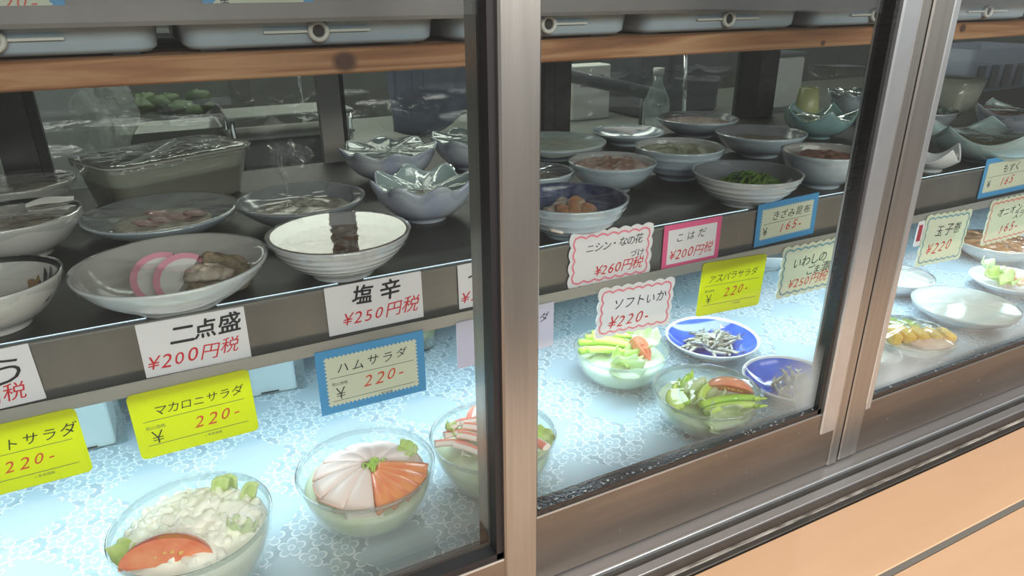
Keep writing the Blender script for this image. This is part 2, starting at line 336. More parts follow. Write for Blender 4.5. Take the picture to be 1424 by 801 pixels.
# ------------------------------------------------------------------ mesh kit
class MB:
    def __init__(self): self.v = []; self.f = []; self.m = []; self.s = []
    def add(self, vs, fs, mi=0, smooth=False, xf=None):
        o = len(self.v)
        self.v += [tuple(xf @ Vector(p)) if xf else tuple(p) for p in vs]
        for f in fs: self.f.append(tuple(i + o for i in f)); self.m.append(mi); self.s.append(smooth)
        return self
    def box(self, x0, x1, y0, y1, z0, z1, mi=0, bev=0.0, xf=None):
        if bev <= 0:
            vs = [(x, y, z) for z in (z0, z1) for y in (y0, y1) for x in (x0, x1)]
            fs = [(0, 2, 3, 1), (4, 5, 7, 6), (0, 1, 5, 4), (2, 6, 7, 3), (0, 4, 6, 2), (1, 3, 7, 5)]
            return self.add(vs, fs, mi, False, xf)
        b = min(bev, (x1 - x0) / 2.01, (y1 - y0) / 2.01, (z1 - z0) / 2.01)
        rings = []
        for z, ins in ((z0, b), (z0 + b, 0), (z1 - b, 0), (z1, b)):
            a0, a1, c0, c1 = x0 + ins, x1 - ins, y0 + ins, y1 - ins
            k = b if ins == 0 else b * 0.6
            rings.append([(a0 + k, c0, z), (a1 - k, c0, z), (a1, c0 + k, z), (a1, c1 - k, z), (a1 - k, c1, z), (a0 + k, c1, z), (a0, c1 - k, z), (a0, c0 + k, z)])
        return self.loft(rings, mi, True, True, False, xf)
    def loft(self, rings, mi=0, cap0=False, cap1=False, smooth=True, xf=None, closed=True):
        n = len(rings[0]); vs = [p for r in rings for p in r]; fs = []
        for i in range(len(rings) - 1):
            for j in range(n if closed else n - 1):
                a, b = i * n + j, i * n + (j + 1) % n
                fs.append((a, b, b + n, a + n))
        if cap0: fs.append(tuple(range(n - 1, -1, -1)))
        if cap1: k = (len(rings) - 1) * n; fs.append(tuple(range(k, k + n)))
        return self.add(vs, fs, mi, smooth, xf)
    def lathe(self, prof, seg=64, mi=0, mod=None, xf=None, mis=None):
        """prof: list of (r, z, t); t = how far up the wall (for the modulation)"""
        n = seg; vs = []; fs = []; idx = []
        for r, z, t in prof:
            if r < 1e-6: idx.append([len(vs)]); vs.append((0, 0, z)); continue
            row = []
            for j in range(n):
                a = 2 * pi * j / n; rr, z2 = (r, z) if mod is None else mod(a, r, z, t)
                row.append(len(vs)); vs.append((rr * cos(a), rr * sin(a), z2))
            idx.append(row)
        start = len(self.f)
        out = []
        for i in range(len(idx) - 1):
            A, B = idx[i], idx[i + 1]
            mm = mis[i] if mis else mi
            for j in range(n):
                k = (j + 1) % n
                if len(A) == 1 and len(B) == 1: continue
                if len(A) == 1: f = (A[0], B[k], B[j])
                elif len(B) == 1: f = (A[j], A[k], B[0])
                else: f = (A[j], A[k], B[k], B[j])
                out.append((f, mm))
        o = len(self.v)
        self.v += [tuple(xf @ Vector(p)) if xf else p for p in vs]
        for f, mm in out: self.f.append(tuple(i + o for i in f)); self.m.append(mm); self.s.append(True)
        return self
    def tube(self, pts, rad, seg=8, mi=0, cap=True, xf=None):
        pts = [Vector(p) for p in pts]; rings = []
        rr = rad if isinstance(rad, (list, tuple)) else [rad] * len(pts)
        prev = None
        for i, p in enumerate(pts):
            t = (pts[min(i + 1, len(pts) - 1)] - pts[max(i - 1, 0)]).normalized()
            if prev is None:
                a = Vector((0, 0, 1)) if abs(t.z) < 0.9 else Vector((1, 0, 0))
                n = t.cross(a).normalized()
            else: n = (prev - t * prev.dot(t)).normalized()
            prev = n; b = t.cross(n)
            rings.append([tuple(p + (n * cos(2 * pi * k / seg) + b * sin(2 * pi * k / seg)) * rr[i]) for k in range(seg)])
        return self.loft(rings, mi, cap, cap, True, xf)
    def grid(self, fn, nu, nv, mi=0, smooth=True, xf=None):
        vs = [fn(i / nu, j / nv) for j in range(nv + 1) for i in range(nu + 1)]
        fs = [(j * (nu + 1) + i, j * (nu + 1) + i + 1, (j + 1) * (nu + 1) + i + 1, (j + 1) * (nu + 1) + i) for j in range(nv) for i in range(nu)]
        return self.add(vs, fs, mi, smooth, xf)
    def blob(self, c, rx, ry, rz, mi=0, seg=12, rot=0.0, nz=0.0, seed=0, tilt=0.0):
        rnd = random.Random(seed); ph = [rnd.uniform(0, 6.3) for _ in range(6)]
        prof = []; rows = seg // 2 + 2
        vs = []; fs = []
        for i in range(rows + 1):
            el = -pi / 2 + pi * i / rows
            for j in range(seg):
                a = 2 * pi * j / seg
                d = 1 + nz * (sin(3 * a + ph[0] + 2 * el) + sin(5 * el + ph[1] + a) + sin(4 * a - 3 * el + ph[2])) / 3
                vs.append((cos(el) * cos(a) * rx * d, cos(el) * sin(a) * ry * d, sin(el) * rz * d))
        for i in range(rows):
            for j in range(seg):
                k = (j + 1) % seg; fs.append((i * seg + j, i * seg + k, (i + 1) * seg + k, (i + 1) * seg + j))
        xf = Matrix.Translation(c) @ Matrix.Rotation(rot, 4, 'Z') @ Matrix.Rotation(tilt, 4, 'Y')
        return self.add(vs, fs, mi, True, xf)
    def build(self, name, mats, parent=None, loc=None, rot=None, solid=0.0, smooth_sub=0):
        me = bpy.data.meshes.new(name); me.from_pydata(self.v, [], self.f); 
        for mm in (mats if isinstance(mats, (list, tuple)) else [mats]): me.materials.append(MATS[mm])
        me.polygons.foreach_set('material_index', self.m); me.polygons.foreach_set('use_smooth', self.s)
        me.update()
        o = bpy.data.objects.new(name, me); COL.objects.link(o)
        if parent: o.parent = parent
        if loc: o.location = loc
        if rot: o.rotation_euler = rot
        if solid:
            md = o.modifiers.new('thickness', 'SOLIDIFY'); md.thickness = solid; md.offset = 0
        if smooth_sub:
            md = o.modifiers.new('smooth', 'SUBSURF'); md.levels = smooth_sub; md.render_levels = smooth_sub
        return o
def tag(o, label, cat, group=None, kind=None):
    o['label'] = label; o['category'] = cat
    if group: o['group'] = group
    o['kind'] = kind or 'thing'
    return o
def thing(name, label, cat, loc=(0, 0, 0), rz=0.0, group=None):
    o = bpy.data.objects.new(name, None); o.empty_display_size = 0.02; COL.objects.link(o); o.location = loc; o.rotation_euler = (0, 0, rz)
    return tag(o, label, cat, group)
def struct(o): o['kind'] = 'structure'; return o

# ------------------------------------------------------------------ room
X0, X1 = -1.0, 2.9
struct(MB().box(-30, 40, -45, 6, -0.87, -0.85).build('floor', 'street'))
struct(MB().box(-3, 7, 5.2, 5.3, -0.85, 1.6).build('wall_back', 'kitchen wall'))
struct(MB().box(-3.1, -3, 0.9, 5.3, -0.85, 1.6).build('wall_left', 'kitchen wall'))
struct(MB().box(7, 7.1, 0.9, 5.3, -0.85, 1.6).build('wall_right', 'kitchen wall'))
struct(MB().box(-3.1, 7.1, 0.9, 5.3, 1.6, 1.65).build('ceiling', 'kitchen wall'))
cl = MB().box(0.5, 1.58, 3.05, 4.9, 1.575, 1.5999, bev=0.004).build('ceiling_lamp', 'ceiling lamp')
tag(cl, 'cream lit kitchen ceiling lamp mirrored in the film of the salted squid bowl', 'ceiling lamp')

# ------------------------------------------------------------------ display case
SZ = 0.2155            # top of the steel shelf
case = thing('display_case', 'refrigerated display case with sliding glass doors behind a wooden counter', 'display case', (0, 0, 0))
b = MB().box(X0, X1, -0.006, 0.72, -0.06, -0.0025); b.build('bottom_deck', 'case white', case)
MB().box(X0, X1, -0.09, -0.006, -0.85, -0.06).box(X0, X1, -0.006, 0.72, -0.85, -0.0605).build('lower_body', 'grey aluminium', case)
for xa in (X0 - 0.03, X1): MB().box(xa, xa + 0.03, -0.09, 0.72, -0.06, 0.66).build('side_panel', 'grey aluminium', case)
MB().box(X0 - 0.03, X1 + 0.03, -0.09, 0.74, 0.62, 0.66).build('top_panel', 'grey aluminium', case)
# sill with the two sliding tracks, profile swept along x
def extr(prof, x0, x1, mi=0, xf=None, mb=None):
    mb = mb or MB(); n = len(prof)
    vs = [(x0, y, z) for y, z in prof] + [(x1, y, z) for y, z in prof]
    fs = [(i, (i + 1) % n, (i + 1) % n + n, i + n) for i in range(n)] + [tuple(range(n - 1, -1, -1)), tuple(range(n, 2 * n))]
    return mb.add(vs, fs, mi, False, xf)
for nm, m_, y0, y1, z1 in (('inner_track', 'bright sill', -0.048, -0.006, -0.0515), ('track_ridge', 'bright aluminium', -0.0512, -0.0481, -0.0500), ('track_groove', 'dark aluminium', -0.0600, -0.0513, -0.0545),
                       ('outer_track', 'bright sill', -0.0710, -0.0601, -0.0515), ('outer_groove', 'groove brown', -0.0820, -0.0711, -0.0545), ('sealant_strip', 'sealant', -0.0858, -0.0821, -0.0515), ('dark_edge', 'dark aluminium', -0.0920, -0.0859, -0.0525)):
    MB().box(X0, X1, y0, y1, -0.0598, z1, bev=0.0006).build(nm, m_, case)

counter = thing('wooden_counter', 'light wooden counter top with a grey groove in front of the glass doors', 'counter', (0, 0, 0))
MB().box(X0, X1, -0.1765, -0.0928, -0.075, -0.0545, bev=0.001).build('counter_board', 'counter laminate', counter)
MB().box(X0, X1, -0.183, -0.1767, -0.075, -0.0552).build('groove', 'counter groove', counter)
MB().box(X0, X1, -0.46, -0.1832, -0.075, -0.0545, bev=0.001).build('counter_board', 'counter laminate', counter)
MB().box(X0, X1, -0.40, -0.0928, -0.85, -0.0752).build('counter_front', 'counter laminate', counter)

# sliding doors -------------------------------------------------------------------
def pane_door(label, y, xl, xr, pane='pane', zb=-0.05, zt=0.615, left=None, right=None, railtop=0.03, light_right=False, light_left=False):
    t = thing('sliding_glass_door', label, 'glass door', (0, 0, 0))
    th = 0.028                                     # frame depth, front face at y
    a = xl + (left if left else 0); c = xr - (right if right else 0)
    MB().box(xl, xr, y + 0.002, y + th, zb, railtop, bev=0.0012).build('bottom_rail', 'rail metal', t)
    MB().box(xl, xr, y + 0.002, y + th, zt - 0.06, zt, bev=0.0012).build('top_rail', 'brushed aluminium', t)
    g = MB()
    g.box(a, c, y + 0.0045, y + 0.0205, railtop, railtop + 0.006)
    if left: g.box(a, a + 0.006, y + 0.0045, y + 0.0205, railtop, zt - 0.06)
    if right: g.box(c - 0.006, c, y + 0.0045, y + 0.0205, railtop, zt - 0.06)
    gk_ = g.build('gasket', 'wet rubber' if pane == 'fogged pane' else 'rubber', t)
    if left:
        s = MB().box(xl, a, y, y + th, zb + 0.001, zt - 0.001, bev=0.0016)
        s.build('stile', 'brushed aluminium', t)
        if light_left: MB().box(xl + left + 0.0002, xl + left + 0.0135, y + 0.0015, y + 0.012, railtop - 0.012, zt - 0.061, bev=0.003).build('bead', 'bright aluminium', t)
    if right:
        s = MB().box(c + (0.024 if light_right else 0), xr, y, y + th, zb - 0.0, zt - 0.001, bev=0.0016)
        s.build('stile', 'brushed aluminium', t)
        if light_right:
            MB().box(c - 0.001, c + 0.0238, y - 0.001, y + th, railtop - 0.028, zt - 0.001, bev=0.0016).build('bead', 'bright aluminium', t)
    if light_right: MB().box(xr + 0.0002, xr + 0.0036, y + 0.006, y + th, zb, zt - 0.001).build('weather_strip', 'rubber', t)
    MB().box(a + 0.002, c - 0.002, y + 0.011, y + 0.015, railtop + 0.004, zt - 0.062).build('glass_pane', pane, t)
    if pane == 'fogged pane':
        rn = random.Random(int(xl * 1000)); d = MB()
        for i in range(46):
            r_ = rn.uniform(0.0006, 0.0015); d.blob((rn.uniform(a + 0.02, c - 0.01), y + 0.0045 + rn.uniform(0, 0.006), railtop + 0.006 + r_ * 0.4), r_ * rn.uniform(1, 2.2), r_, r_ * 0.8, 0, 8)
        for i in range(22):
            r_ = rn.uniform(0.0004, 0.0009); d.blob((rn.uniform(a + 0.02, c - 0.01), y + 0.0018, rn.uniform(zb + 0.01, railtop - 0.004)), r_, r_ * 0.7, r_ * 1.2, 0, 8)
        d.build('water_drops', 'water drop', gk_)['kind'] = 'stuff'
    return t
pane_door('nearest sliding glass door whose wide metal stile divides the picture', -0.072, -0.62, 0.232, left=0.03, right=0.031, railtop=0.034, zb=-0.049)
pane_door('middle sliding glass door in front of the asparagus salads', -0.036, 0.205, 0.6675, pane='fogged pane', left=0.030, right=0.0395, railtop=0.030, zb=-0.0505, light_right=True)
pane_door('far sliding glass door in front of the rolled egg dish', -0.0355, 0.6715, 1.62, pane='fogged pane', left=0.031, right=0.03, railtop=0.022, zb=-0.0505, light_left=True)

# shelves -------------------------------------------------------------------------
sh = thing('steel_shelf', 'dark steel shelf carrying the small ceramic bowls, with a grey front lip', 'shelf', (0, 0, 0))
MB().box(X0, X1, 0.150, 0.705, SZ - 0.003, SZ).build('shelf_plate', 'steel tray', sh)
MB().box(X0, X1, 0.1475, 0.150, 0.160, SZ + 0.002).build('front_lip', 'steel lip', sh)
MB().box(X0, X1, 0.1468, 0.1505, SZ + 0.002, SZ + 0.0035).build('lip_edge', 'dull edge', sh)
MB().box(X0, X1, 0.1365, 0.1475, 0.157, 0.1585).box(X0, X1, 0.1365, 0.1378, 0.1585, 0.1695).build('card_rail', 'steel edge', sh)
ws = MB().box(X0, X1, 0.150, 0.42, 0.415, 0.436, bev=0.0015).build('wooden_shelf', 'pine board')
tag(ws, 'rough pine board shelf with a dark knot carrying the blue trays', 'shelf')
us = thing('upper_steel_shelf', 'grey steel shelf above the pine board, price cards on its front lip', 'shelf', (0, 0, 0))
MB().box(X0, X1, 0.150, 0.60, 0.5035, 0.506).build('shelf_plate', 'steel lip', us)
MB().box(X0, X1, 0.1475, 0.150, 0.4605, 0.506).build('front_lip', 'upper lip', us)
MB().box(X0, X1, 0.1465, 0.1505, 0.4585, 0.4605).build('lip_edge', 'steel edge', us)
MB().box(X0, X1, 0.1395, 0.1465, 0.4585, 0.4600).box(X0, X1, 0.1395, 0.1405, 0.4600, 0.4735).build('card_rail', 'upper lip', us)
cloth = MB().box(X0, X1, -0.0055, 0.705, -0.0024, 0.0, bev=0.0005).build('lace_tablecloth', 'lace cloth')
tag(cloth, 'pale blue vinyl cloth printed with white lace flowers under the salads', 'tablecloth')

# back sliding doors of the case
def back_door(label, xl, xr, y, lw, rw, m1, m2):
    t = thing('back_sliding_door', label, 'sliding door', (0, 0, 0))
    MB().box(xl, xl + lw, y, y + 0.02, -0.0024, 0.619).build('stile', m1, t)
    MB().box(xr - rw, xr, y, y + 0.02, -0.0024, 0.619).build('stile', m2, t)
    MB().box(xl + lw, xr - rw, y, y + 0.02, SZ - 0.02, SZ - 0.004).build('bottom_rail', 'dark steel', t)
    MB().box(xl + lw, xr - rw, y, y + 0.02, -0.0024, SZ - 0.0205).build('lower_panel', 'case white', t)
    MB().box(xl + lw, xr - rw, y, y + 0.02, 0.60, 0.619).build('top_rail', 'dark steel', t)
    MB().box(xl + lw, xr - rw, y + 0.009, y + 0.011, SZ - 0.004, 0.60).build('glass_pane', 'back pane', t)
back_door('back sliding door behind the bowls at the left end, dark frame', -0.98, -0.152, 0.71, 0.03, 0.045, 'dark steel', 'dark steel')
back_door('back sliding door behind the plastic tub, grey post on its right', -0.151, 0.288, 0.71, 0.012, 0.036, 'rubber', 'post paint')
back_door('back sliding door seen behind the dividing stile', 0.289, 0.70, 0.71, 0.006, 0.022, 'rubber', 'dark aluminium')
back_door('back sliding door behind the stacked bowls of the middle door', 0.701, 1.225, 0.71, 0.035, 0.05, 'dark aluminium', 'dark steel')
back_door('back sliding door at the far end, dark double post on its left', 1.226, 2.88, 0.71, 0.055, 0.03, 'dark aluminium', 'dark steel')

# ------------------------------------------------------------------ trays on the pine board
def rrect(x0, x1, y0, y1, r, z, n=5):
    pts = []
    for cx, cy, a0 in ((x1 - r, y0 + r, -pi / 2), (x1 - r, y1 - r, 0), (x0 + r, y1 - r, pi / 2), (x0 + r, y0 + r, pi)):
        for k in range(n + 1):
            a = a0 + pi / 2 * k / n; pts.append((cx + r * cos(a), cy + r * sin(a), z))
    return pts
tray_lab = ['blue plastic tray with a ring end at the upper left corner', 'blue plastic tray above the dark knot in the pine board', 'blue plastic tray behind the dividing stile on the pine board',
            'blue plastic tray on the pine board straight above the steel pole', 'blue plastic tray on the pine board just left of the far stile', 'blue plastic tray on the pine board seen through the far door']
for i, x0 in enumerate((-0.205, 0.028, 0.262, 0.482, 0.735, 0.97)):
    x1 = x0 + (0.228 if i < 2 else 0.212 if i == 2 else 0.240 if i == 3 else 0.225)
    t = thing('plastic_tray', tray_lab[i], 'tray', (0, 0, 0), group='blue trays on the pine board')
    ya, yb = 0.158, 0.40; zb = 0.4362
    rings = [rrect(x0 + .012, x1 - .012, ya + .010, yb - .01, .012, zb + .002), rrect(x0 + .007, x1 - .007, ya + .004, yb - .005, .016, zb + .006),
             rrect(x0 + .002, x1 - .002, ya, yb, .018, zb + .045), rrect(x0, x1, ya - .003, yb + .003, .019, zb + .047), rrect(x0 + .003, x1 - .003, ya + .002, yb - .002, .017, zb + .046),
             rrect(x0 + .009, x1 - .009, ya + .006, yb - .007, .014, zb + .008), rrect(x0 + .02, x1 - .02, ya + .02, yb - .02, .01, zb + .004)]
    MB().loft(rings, 0, True, True).build('tray_body', 'pvc blue', t)
    for fx in (x0 + .03, x1 - .03):
        for fy in (ya + .03, yb - .03): MB().box(fx - .01, fx + .01, fy - .006, fy + .006, 0.436, zb + .0022).build('foot', 'pvc blue', t)
    xm = (x0 + x1) / 2
    zr = 0.4505
    tor = MB()
    ring = [[(xm + (0.0072 + 0.0024 * cos(q)) * cos(a), ya + 0.0005 + 0.0032 * sin(q), zr + (0.0072 + 0.0024 * cos(q)) * sin(a)) for q in [2 * pi * k / 8 for k in range(8)]] for a in [2 * pi * k / 24 for k in range(25)]]
    tor.loft(ring, 0); rh_ = tor.build('ring_handle', 'ring plastic', t)
    MB().add([(xm + 0.007 * cos(2 * pi * k / 20), ya - 0.0002, zr + 0.007 * sin(2 * pi * k / 20)) for k in range(20)], [tuple(range(20))]).build('ring_hole', 'hole dark', rh_)
    MB().box(xm - 0.045, xm - 0.0095, ya - 0.0005, ya + 0.003, zr - 0.001, zr + 0.001).box(xm + 0.0095, xm + 0.045, ya - 0.0005, ya + 0.003, zr - 0.001, zr + 0.001).build('moulded_rib', 'ring plastic', t)

# ------------------------------------------------------------------ bowls
def wall(r, h, k, lam, foot=0.005, n=14):
    out = []
    for i in range(n + 1):
        s = i / n
        rr = k * r + (r - k * r) * (lam * sin(s * pi / 2) + (1 - lam) * s)
        z = foot + (h - foot) * (lam * (1 - cos(s * pi / 2)) + (1 - lam) * s)
        out.append((rr, z, s))
    return out
class Bowl:
    """one bowl: root mesh, inner radius at a height, helpers to fill and wrap it"""
    def __init__(S, name, label, cat, x, y, r, h, z0=SZ, k=0.45, lam=0.6, mats=('white glaze', 'white glaze'), th=0.0032, mod=None, ribs=0,
                 group=None, seg=72, foot=True, rim=None):
        S.x, S.y, S.r, S.h, S.z0, S.mod = x, y, r, h, z0, mod
        ow = wall(r, h, k, lam, 0.005 if foot else 0.002)
        if ribs: ow = [(a + (0.0009 * max(0, sin(s * ribs * 2 * pi)) if 0 < s < 0.93 else 0), b, s) for a, b, s in wall(r, h, k, lam, 0.005, 40)]
        prof = [(0, 0.0022 if foot else 0, 0), (k * r * 0.82, 0.0022 if foot else 0, 0)]
        if foot: prof += [(k * r * 0.86, 0, 0), (k * r * 0.97, 0, 0), (k * r, 0.0012, 0)]
        prof += ow
        iw = [(max(a - th * (0.75 + 0.25 * s), 0.001), b + th * 0.6 * (1 - s), s) for a, b, s in wall(r, h, k, lam, 0.005 if foot else 0.002)][::-1]
        prof += [(r - th * 0.25, h + th * 0.28, 1), (r - th * 0.75, h + th * 0.25, 1)]
        nout = len(prof) - 1
        prof += iw + [(k * r * 0.5, iw[-1][1] - 0.0004, 0), (0, iw[-1][1] - 0.0006, 0)]
        mis = [0] * nout + [1] * (len(prof) - nout)
        mm = list(mats)
        if rim:
            mm.append(rim); j = nout
            for q in (j - 1, j, j + 1): mis[q] = 2
        S.iw = iw[::-1]; S.bot = iw[-1][1]
        S.o = MB().lathe(prof, seg, 0, mod, None, mis).build(name, mm, None, (x, y, z0))
        tag(S.o, label, cat, group)
    def rin(S, z):
        pr = S.iw
        if z <= pr[0][1]: return pr[0][0]
        for (a, b, _), (c, d, _) in zip(pr, pr[1:]):
            if b <= z <= d: return a + (c - a) * (z - b) / max(d - b, 1e-6)
        return pr[-1][0]
    def fill(S, name, label, cat, level, matn, dome=0.004, nz=0.15, freq=5, seed=1, rs=1.0, off=(0, 0), kind='stuff', lumps=0.0):
        """food lying in the bowl up to a level (local height), bottom on the inner wall"""
        rnd = random.Random(seed); ph = [rnd.uniform(0, 6.28) for _ in range(8)]
        R = S.rin(level) * 0.985 * rs; n = 56; vs = []; fs = []; NR = 12
        rows = []
        for i in range(NR + 1):                     # bottom, centre outwards, on the inner wall
            rr = R * i / NR
            zb = S.bot + 0.0003
            for (a, b, _), (c, d, _) in zip(S.iw, S.iw[1:]):
                if a <= rr <= c: zb = b + (d - b) * (rr - a) / max(c - a, 1e-6) + 0.0003; break
            rows.append((rr, min(zb, level), 0))
        for i in range(NR, -1, -1): rows.append((R * i / NR, level, 1))
        for rr, z, top in rows:
            for j in range(n):
                a = 2 * pi * j / n; x, y = rr * cos(a), rr * sin(a); z2 = z
                if top:
                    s = rr / R
                    q = sin(freq * 40 * x + ph[0]) * cos(freq * 37 * y + ph[1]) + 0.6 * sin(freq * 83 * x - freq * 51 * y + ph[2]) + 0.5 * cos(freq * 120 * y + freq * 30 * x + ph[3])
                    z2 = z + (1 - s ** 2) ** 0.7 * dome * (1 + nz * q) if s < 1 else z
                    z2 += lumps * (0.5 + 0.5 * sin(freq * 190 * x + ph[4])) * (0.5 + 0.5 * sin(freq * 170 * y + ph[5])) * (1 - s ** 6)
                vs.append((x + off[0], y + off[1], z2))
        m = len(rows)
        for i in range(m - 1):
            for j in range(n):
                k2 = (j + 1) % n; fs.append((i * n + j, i * n + k2, (i + 1) * n + k2, (i + 1) * n + j))
        o = MB().add(vs, fs, 0, True).build(name, matn, None, (S.x, S.y, S.z0))
        tag(o, label, cat, None, kind); return o
    def film(S, matn='film', sag=0.0015, wr=0.0008, skirt=0.009, seed=3, lift=0.0012, pleat=9):
        rnd = random.Random(seed); ph = [rnd.uniform(0, 6.28) for _ in range(6)]; n = 96; rows = []
        for i in range(15): rows.append((i / 14, 0))
        for i in (1, 2, 3): rows.append((1, i / 3))
        vs = []; fs = []
        for s, d in rows:
            for j in range(n):
                a = 2 * pi * j / n; r = s * (S.r + 0.0009); z = S.h + lift
                if S.mod: r, z = S.mod(a, r, z, s)
                z -= sag * (1 - s * s)
                z += wr * s * (1 - s ** 8) * (sin(pleat * a + ph[0]) + 0.7 * sin(pleat * 1.6 * a + ph[1] + 5 * s)) + wr * 0.7 * sin(40 * s * cos(a) * 2 + ph[2]) * (1 - s)
                if d: z -= skirt * d * (1 + 0.25 * sin(7 * a + ph[3])); r += 0.0002 - 0.0018 * d * 1.2 + 0.0010 * d * sin(15 * a + ph[4])
                vs.append((r * cos(a), r * sin(a), z))
        for i in range(len(rows) - 1):
            for j in range(n):
                k2 = (j + 1) % n; fs.append((i * n + j, i * n + k2, (i + 1) * n + k2, (i + 1) * n + j))
        return MB().add(vs, fs, 0, True).build('plastic_film', matn, S.o)
    def at(S, dx, dy, z): return (S.x + dx, S.y + dy, S.z0 + z)
def flute(n, ar, az, ph=0.0, e=2.0):
    return lambda a, r, z, t: (r * (1 + ar * cos(n * a + ph) * t ** e), z + az * cos(n * a + ph) * t ** e)
def petal(n, ar, az, ph=0.0, e=2.5):
    def f(a, r, z, t):
        q = 1 - 2 * abs(sin(n * (a + ph) / 2)) ** 0.9
        return r * (1 + ar * q * t ** e), z + az * q * t ** e
    return f

# --- steel shelf, nearest door ---
niten = Bowl('serving_bowl', 'large white bowl of pink-edged fish cake and brown mash at the front of the shelf', 'bowl', -0.006, 0.194, 0.0835, 0.038, k=0.5, lam=0.55, mats=('white glaze', 'warm glaze'))
niten.fill('mashed_topping', 'brown beige mash heaped beside the pink fish cake slices', 'mashed food', 0.020, 'mash', 0.014, 0.30, 3, 4, rs=0.52, off=(0.034, 0.008))
o = MB().blob((0, 0, 0), 0.018, 0.013, 0.008, 0, 16, nz=0.28, seed=5).blob((0.014, -0.004, -0.002), 0.010, 0.008, 0.006, 0, 12, nz=0.25, seed=8).build('pale_mash', 'pale mash', None, niten.at(0.026, -0.026, 0.032))
tag(o, 'pale lump of mash in front of the brown mash, right of the fish cake', 'mashed food', None, 'stuff')
def kamaboko(loc, rz, tilt, label, s=1.0):
    mb = MB(); n = 20; th = 0.0125 * s; R = 0.026 * s
    prof = [(R * 1.05 * cos(pi * i / n), R * 1.12 * sin(pi * i / n)) for i in range(n + 1)]
    inn = [(x * 0.80, z * 0.78) for x, z in prof]
    t = thing('fish_cake_slice', label, 'fish cake', loc, rz)
    A = [(x, 0, z) for x, z in inn]; B = [(x, th, z) for x, z in inn]
    m = len(inn)
    mb.add(A + B, [tuple(range(m - 1, -1, -1)), tuple(range(m, 2 * m))] + [(i, i + 1, i + 1 + m, i + m) for i in range(m - 1)] + [(m - 1, 0, m, 2 * m - 1)], 0)
    c = mb.build('white_core', 'kamaboko white', t)
    mb = MB(); vs = []
    for y in (-0.0001, th + 0.0001):
        for (x, z), (x2, z2) in zip(inn, prof): vs += [(x, y, z), (x2, y, z2)]
    fs = []
    for i in range(m - 1):
        a = 2 * i; fs += [(a, a + 2, a + 3, a + 1), (a + 2 * m, a + 1 + 2 * m, a + 3 + 2 * m, a + 2 + 2 * m), (a + 1, a + 3, a + 3 + 2 * m, a + 1 + 2 * m), (a, a + 2 * m, a + 2 + 2 * m, a + 2)]
    mb.add(vs, fs, 0, False)
    mb.build('pink_skin', 'kamaboko pink', t)
    t.matrix_basis = Matrix.Translation(loc) @ Matrix.Rotation(rz, 4, 'Z') @ Matrix.Rotation(radians(-42), 4, 'X') @ Matrix.Rotation(tilt, 4, 'Y')
    return t
kamaboko(niten.at(-0.010, -0.006, 0.026), radians(-8), radians(-66), 'fish cake slice with pink rim, left one of the two in the white bowl', 0.95)
kamaboko(niten.at(0.008, -0.023, 0.0275), radians(-14), radians(-62), 'fish cake slice with pink rim, nearer the pale mash', 0.95)
niten.film('calm film', 0.001, 0.0004, 0.010, 3)

sio = Bowl('serving_bowl', 'white ridged bowl with bright cream reflections on its film', 'bowl', 0.149, 0.194, 0.0708, 0.043, k=0.45, lam=0.45, mats=('white glaze', 'white glaze'), ribs=7)
sio.fill('salted_squid', 'brown salted squid under the bright mirroring film', 'salted squid', 0.032, 'squid brown', 0.004, 0.3, 4, 9)
sio.film('tight film', 0.0, 0.00002, 0.009, 5)

grey = Bowl('serving_bowl', 'grey blue bowl with dark speckled contents behind the bright reflecting bowl', 'bowl', 0.147, 0.375, 0.076, 0.034, k=0.42, lam=0.5, mats=('grey glaze', 'grey glaze'))
grey.fill('speckled_simmered_dish', 'dark speckled simmered food in the grey blue bowl', 'simmered food', 0.020, 'speckled simmer', 0.004, 0.5, 5, 11)
grey.film('calm film', 0.0, 0.0001, 0.008, 7)
tail = MB()
tail.grid(lambda u, v: (-0.012 + 0.010 * (u - .5) * (0.5 + 2.6 * v) + 0.003 * sin(9 * v), 0.045 + 0.006 * sin(7 * u + 5 * v), 0.0335 + 0.062 * v + 0.004 * sin(8 * u)), 10, 12)
tail.grid(lambda u, v: (-0.002 + 0.030 * u + 0.004 * sin(11 * v), 0.048 + 0.006 * sin(9 * u + 4 * v), 0.066 + 0.030 * v - 0.010 * u), 10, 8)
tail.build('film_tail', 'wrinkled film', grey.o)

pink = Bowl('serving_bowl', 'shallow grey white bowl of pinkish slices in front of the plastic tub', 'bowl', -0.008, 0.418, 0.086, 0.028, k=0.5, lam=0.5, mats=('pale blue glaze', 'grey glaze'))
pink.fill('pale_garnish', 'pale brown garnish bedded under the pinkish slices', 'garnish', 0.016, 'pale mash', 0.003, 0.3, 4, 3, rs=0.8)
for i, (dx, dy, rz) in enumerate(((-0.018, -0.02, 0.4), (0.0, -0.014, 0.5), (0.018, -0.010, 0.5), (0.036, -0.004, 0.6), (-0.004, 0.016, 0.3))):
    o = MB().blob((0, 0, 0), 0.016, 0.010, 0.0040, 0, 14, rz, 0.12, i, 0.25).build('pinkish_slice', 'pink slice', None, pink.at(dx, dy, 0.0215))
    tag(o, 'pinkish slice under film in the shallow bowl before the plastic tub', 'fish slice', 'pinkish slices in the shallow bowl')
pink.film('film', 0.001, 0.0006, 0.010, 9)

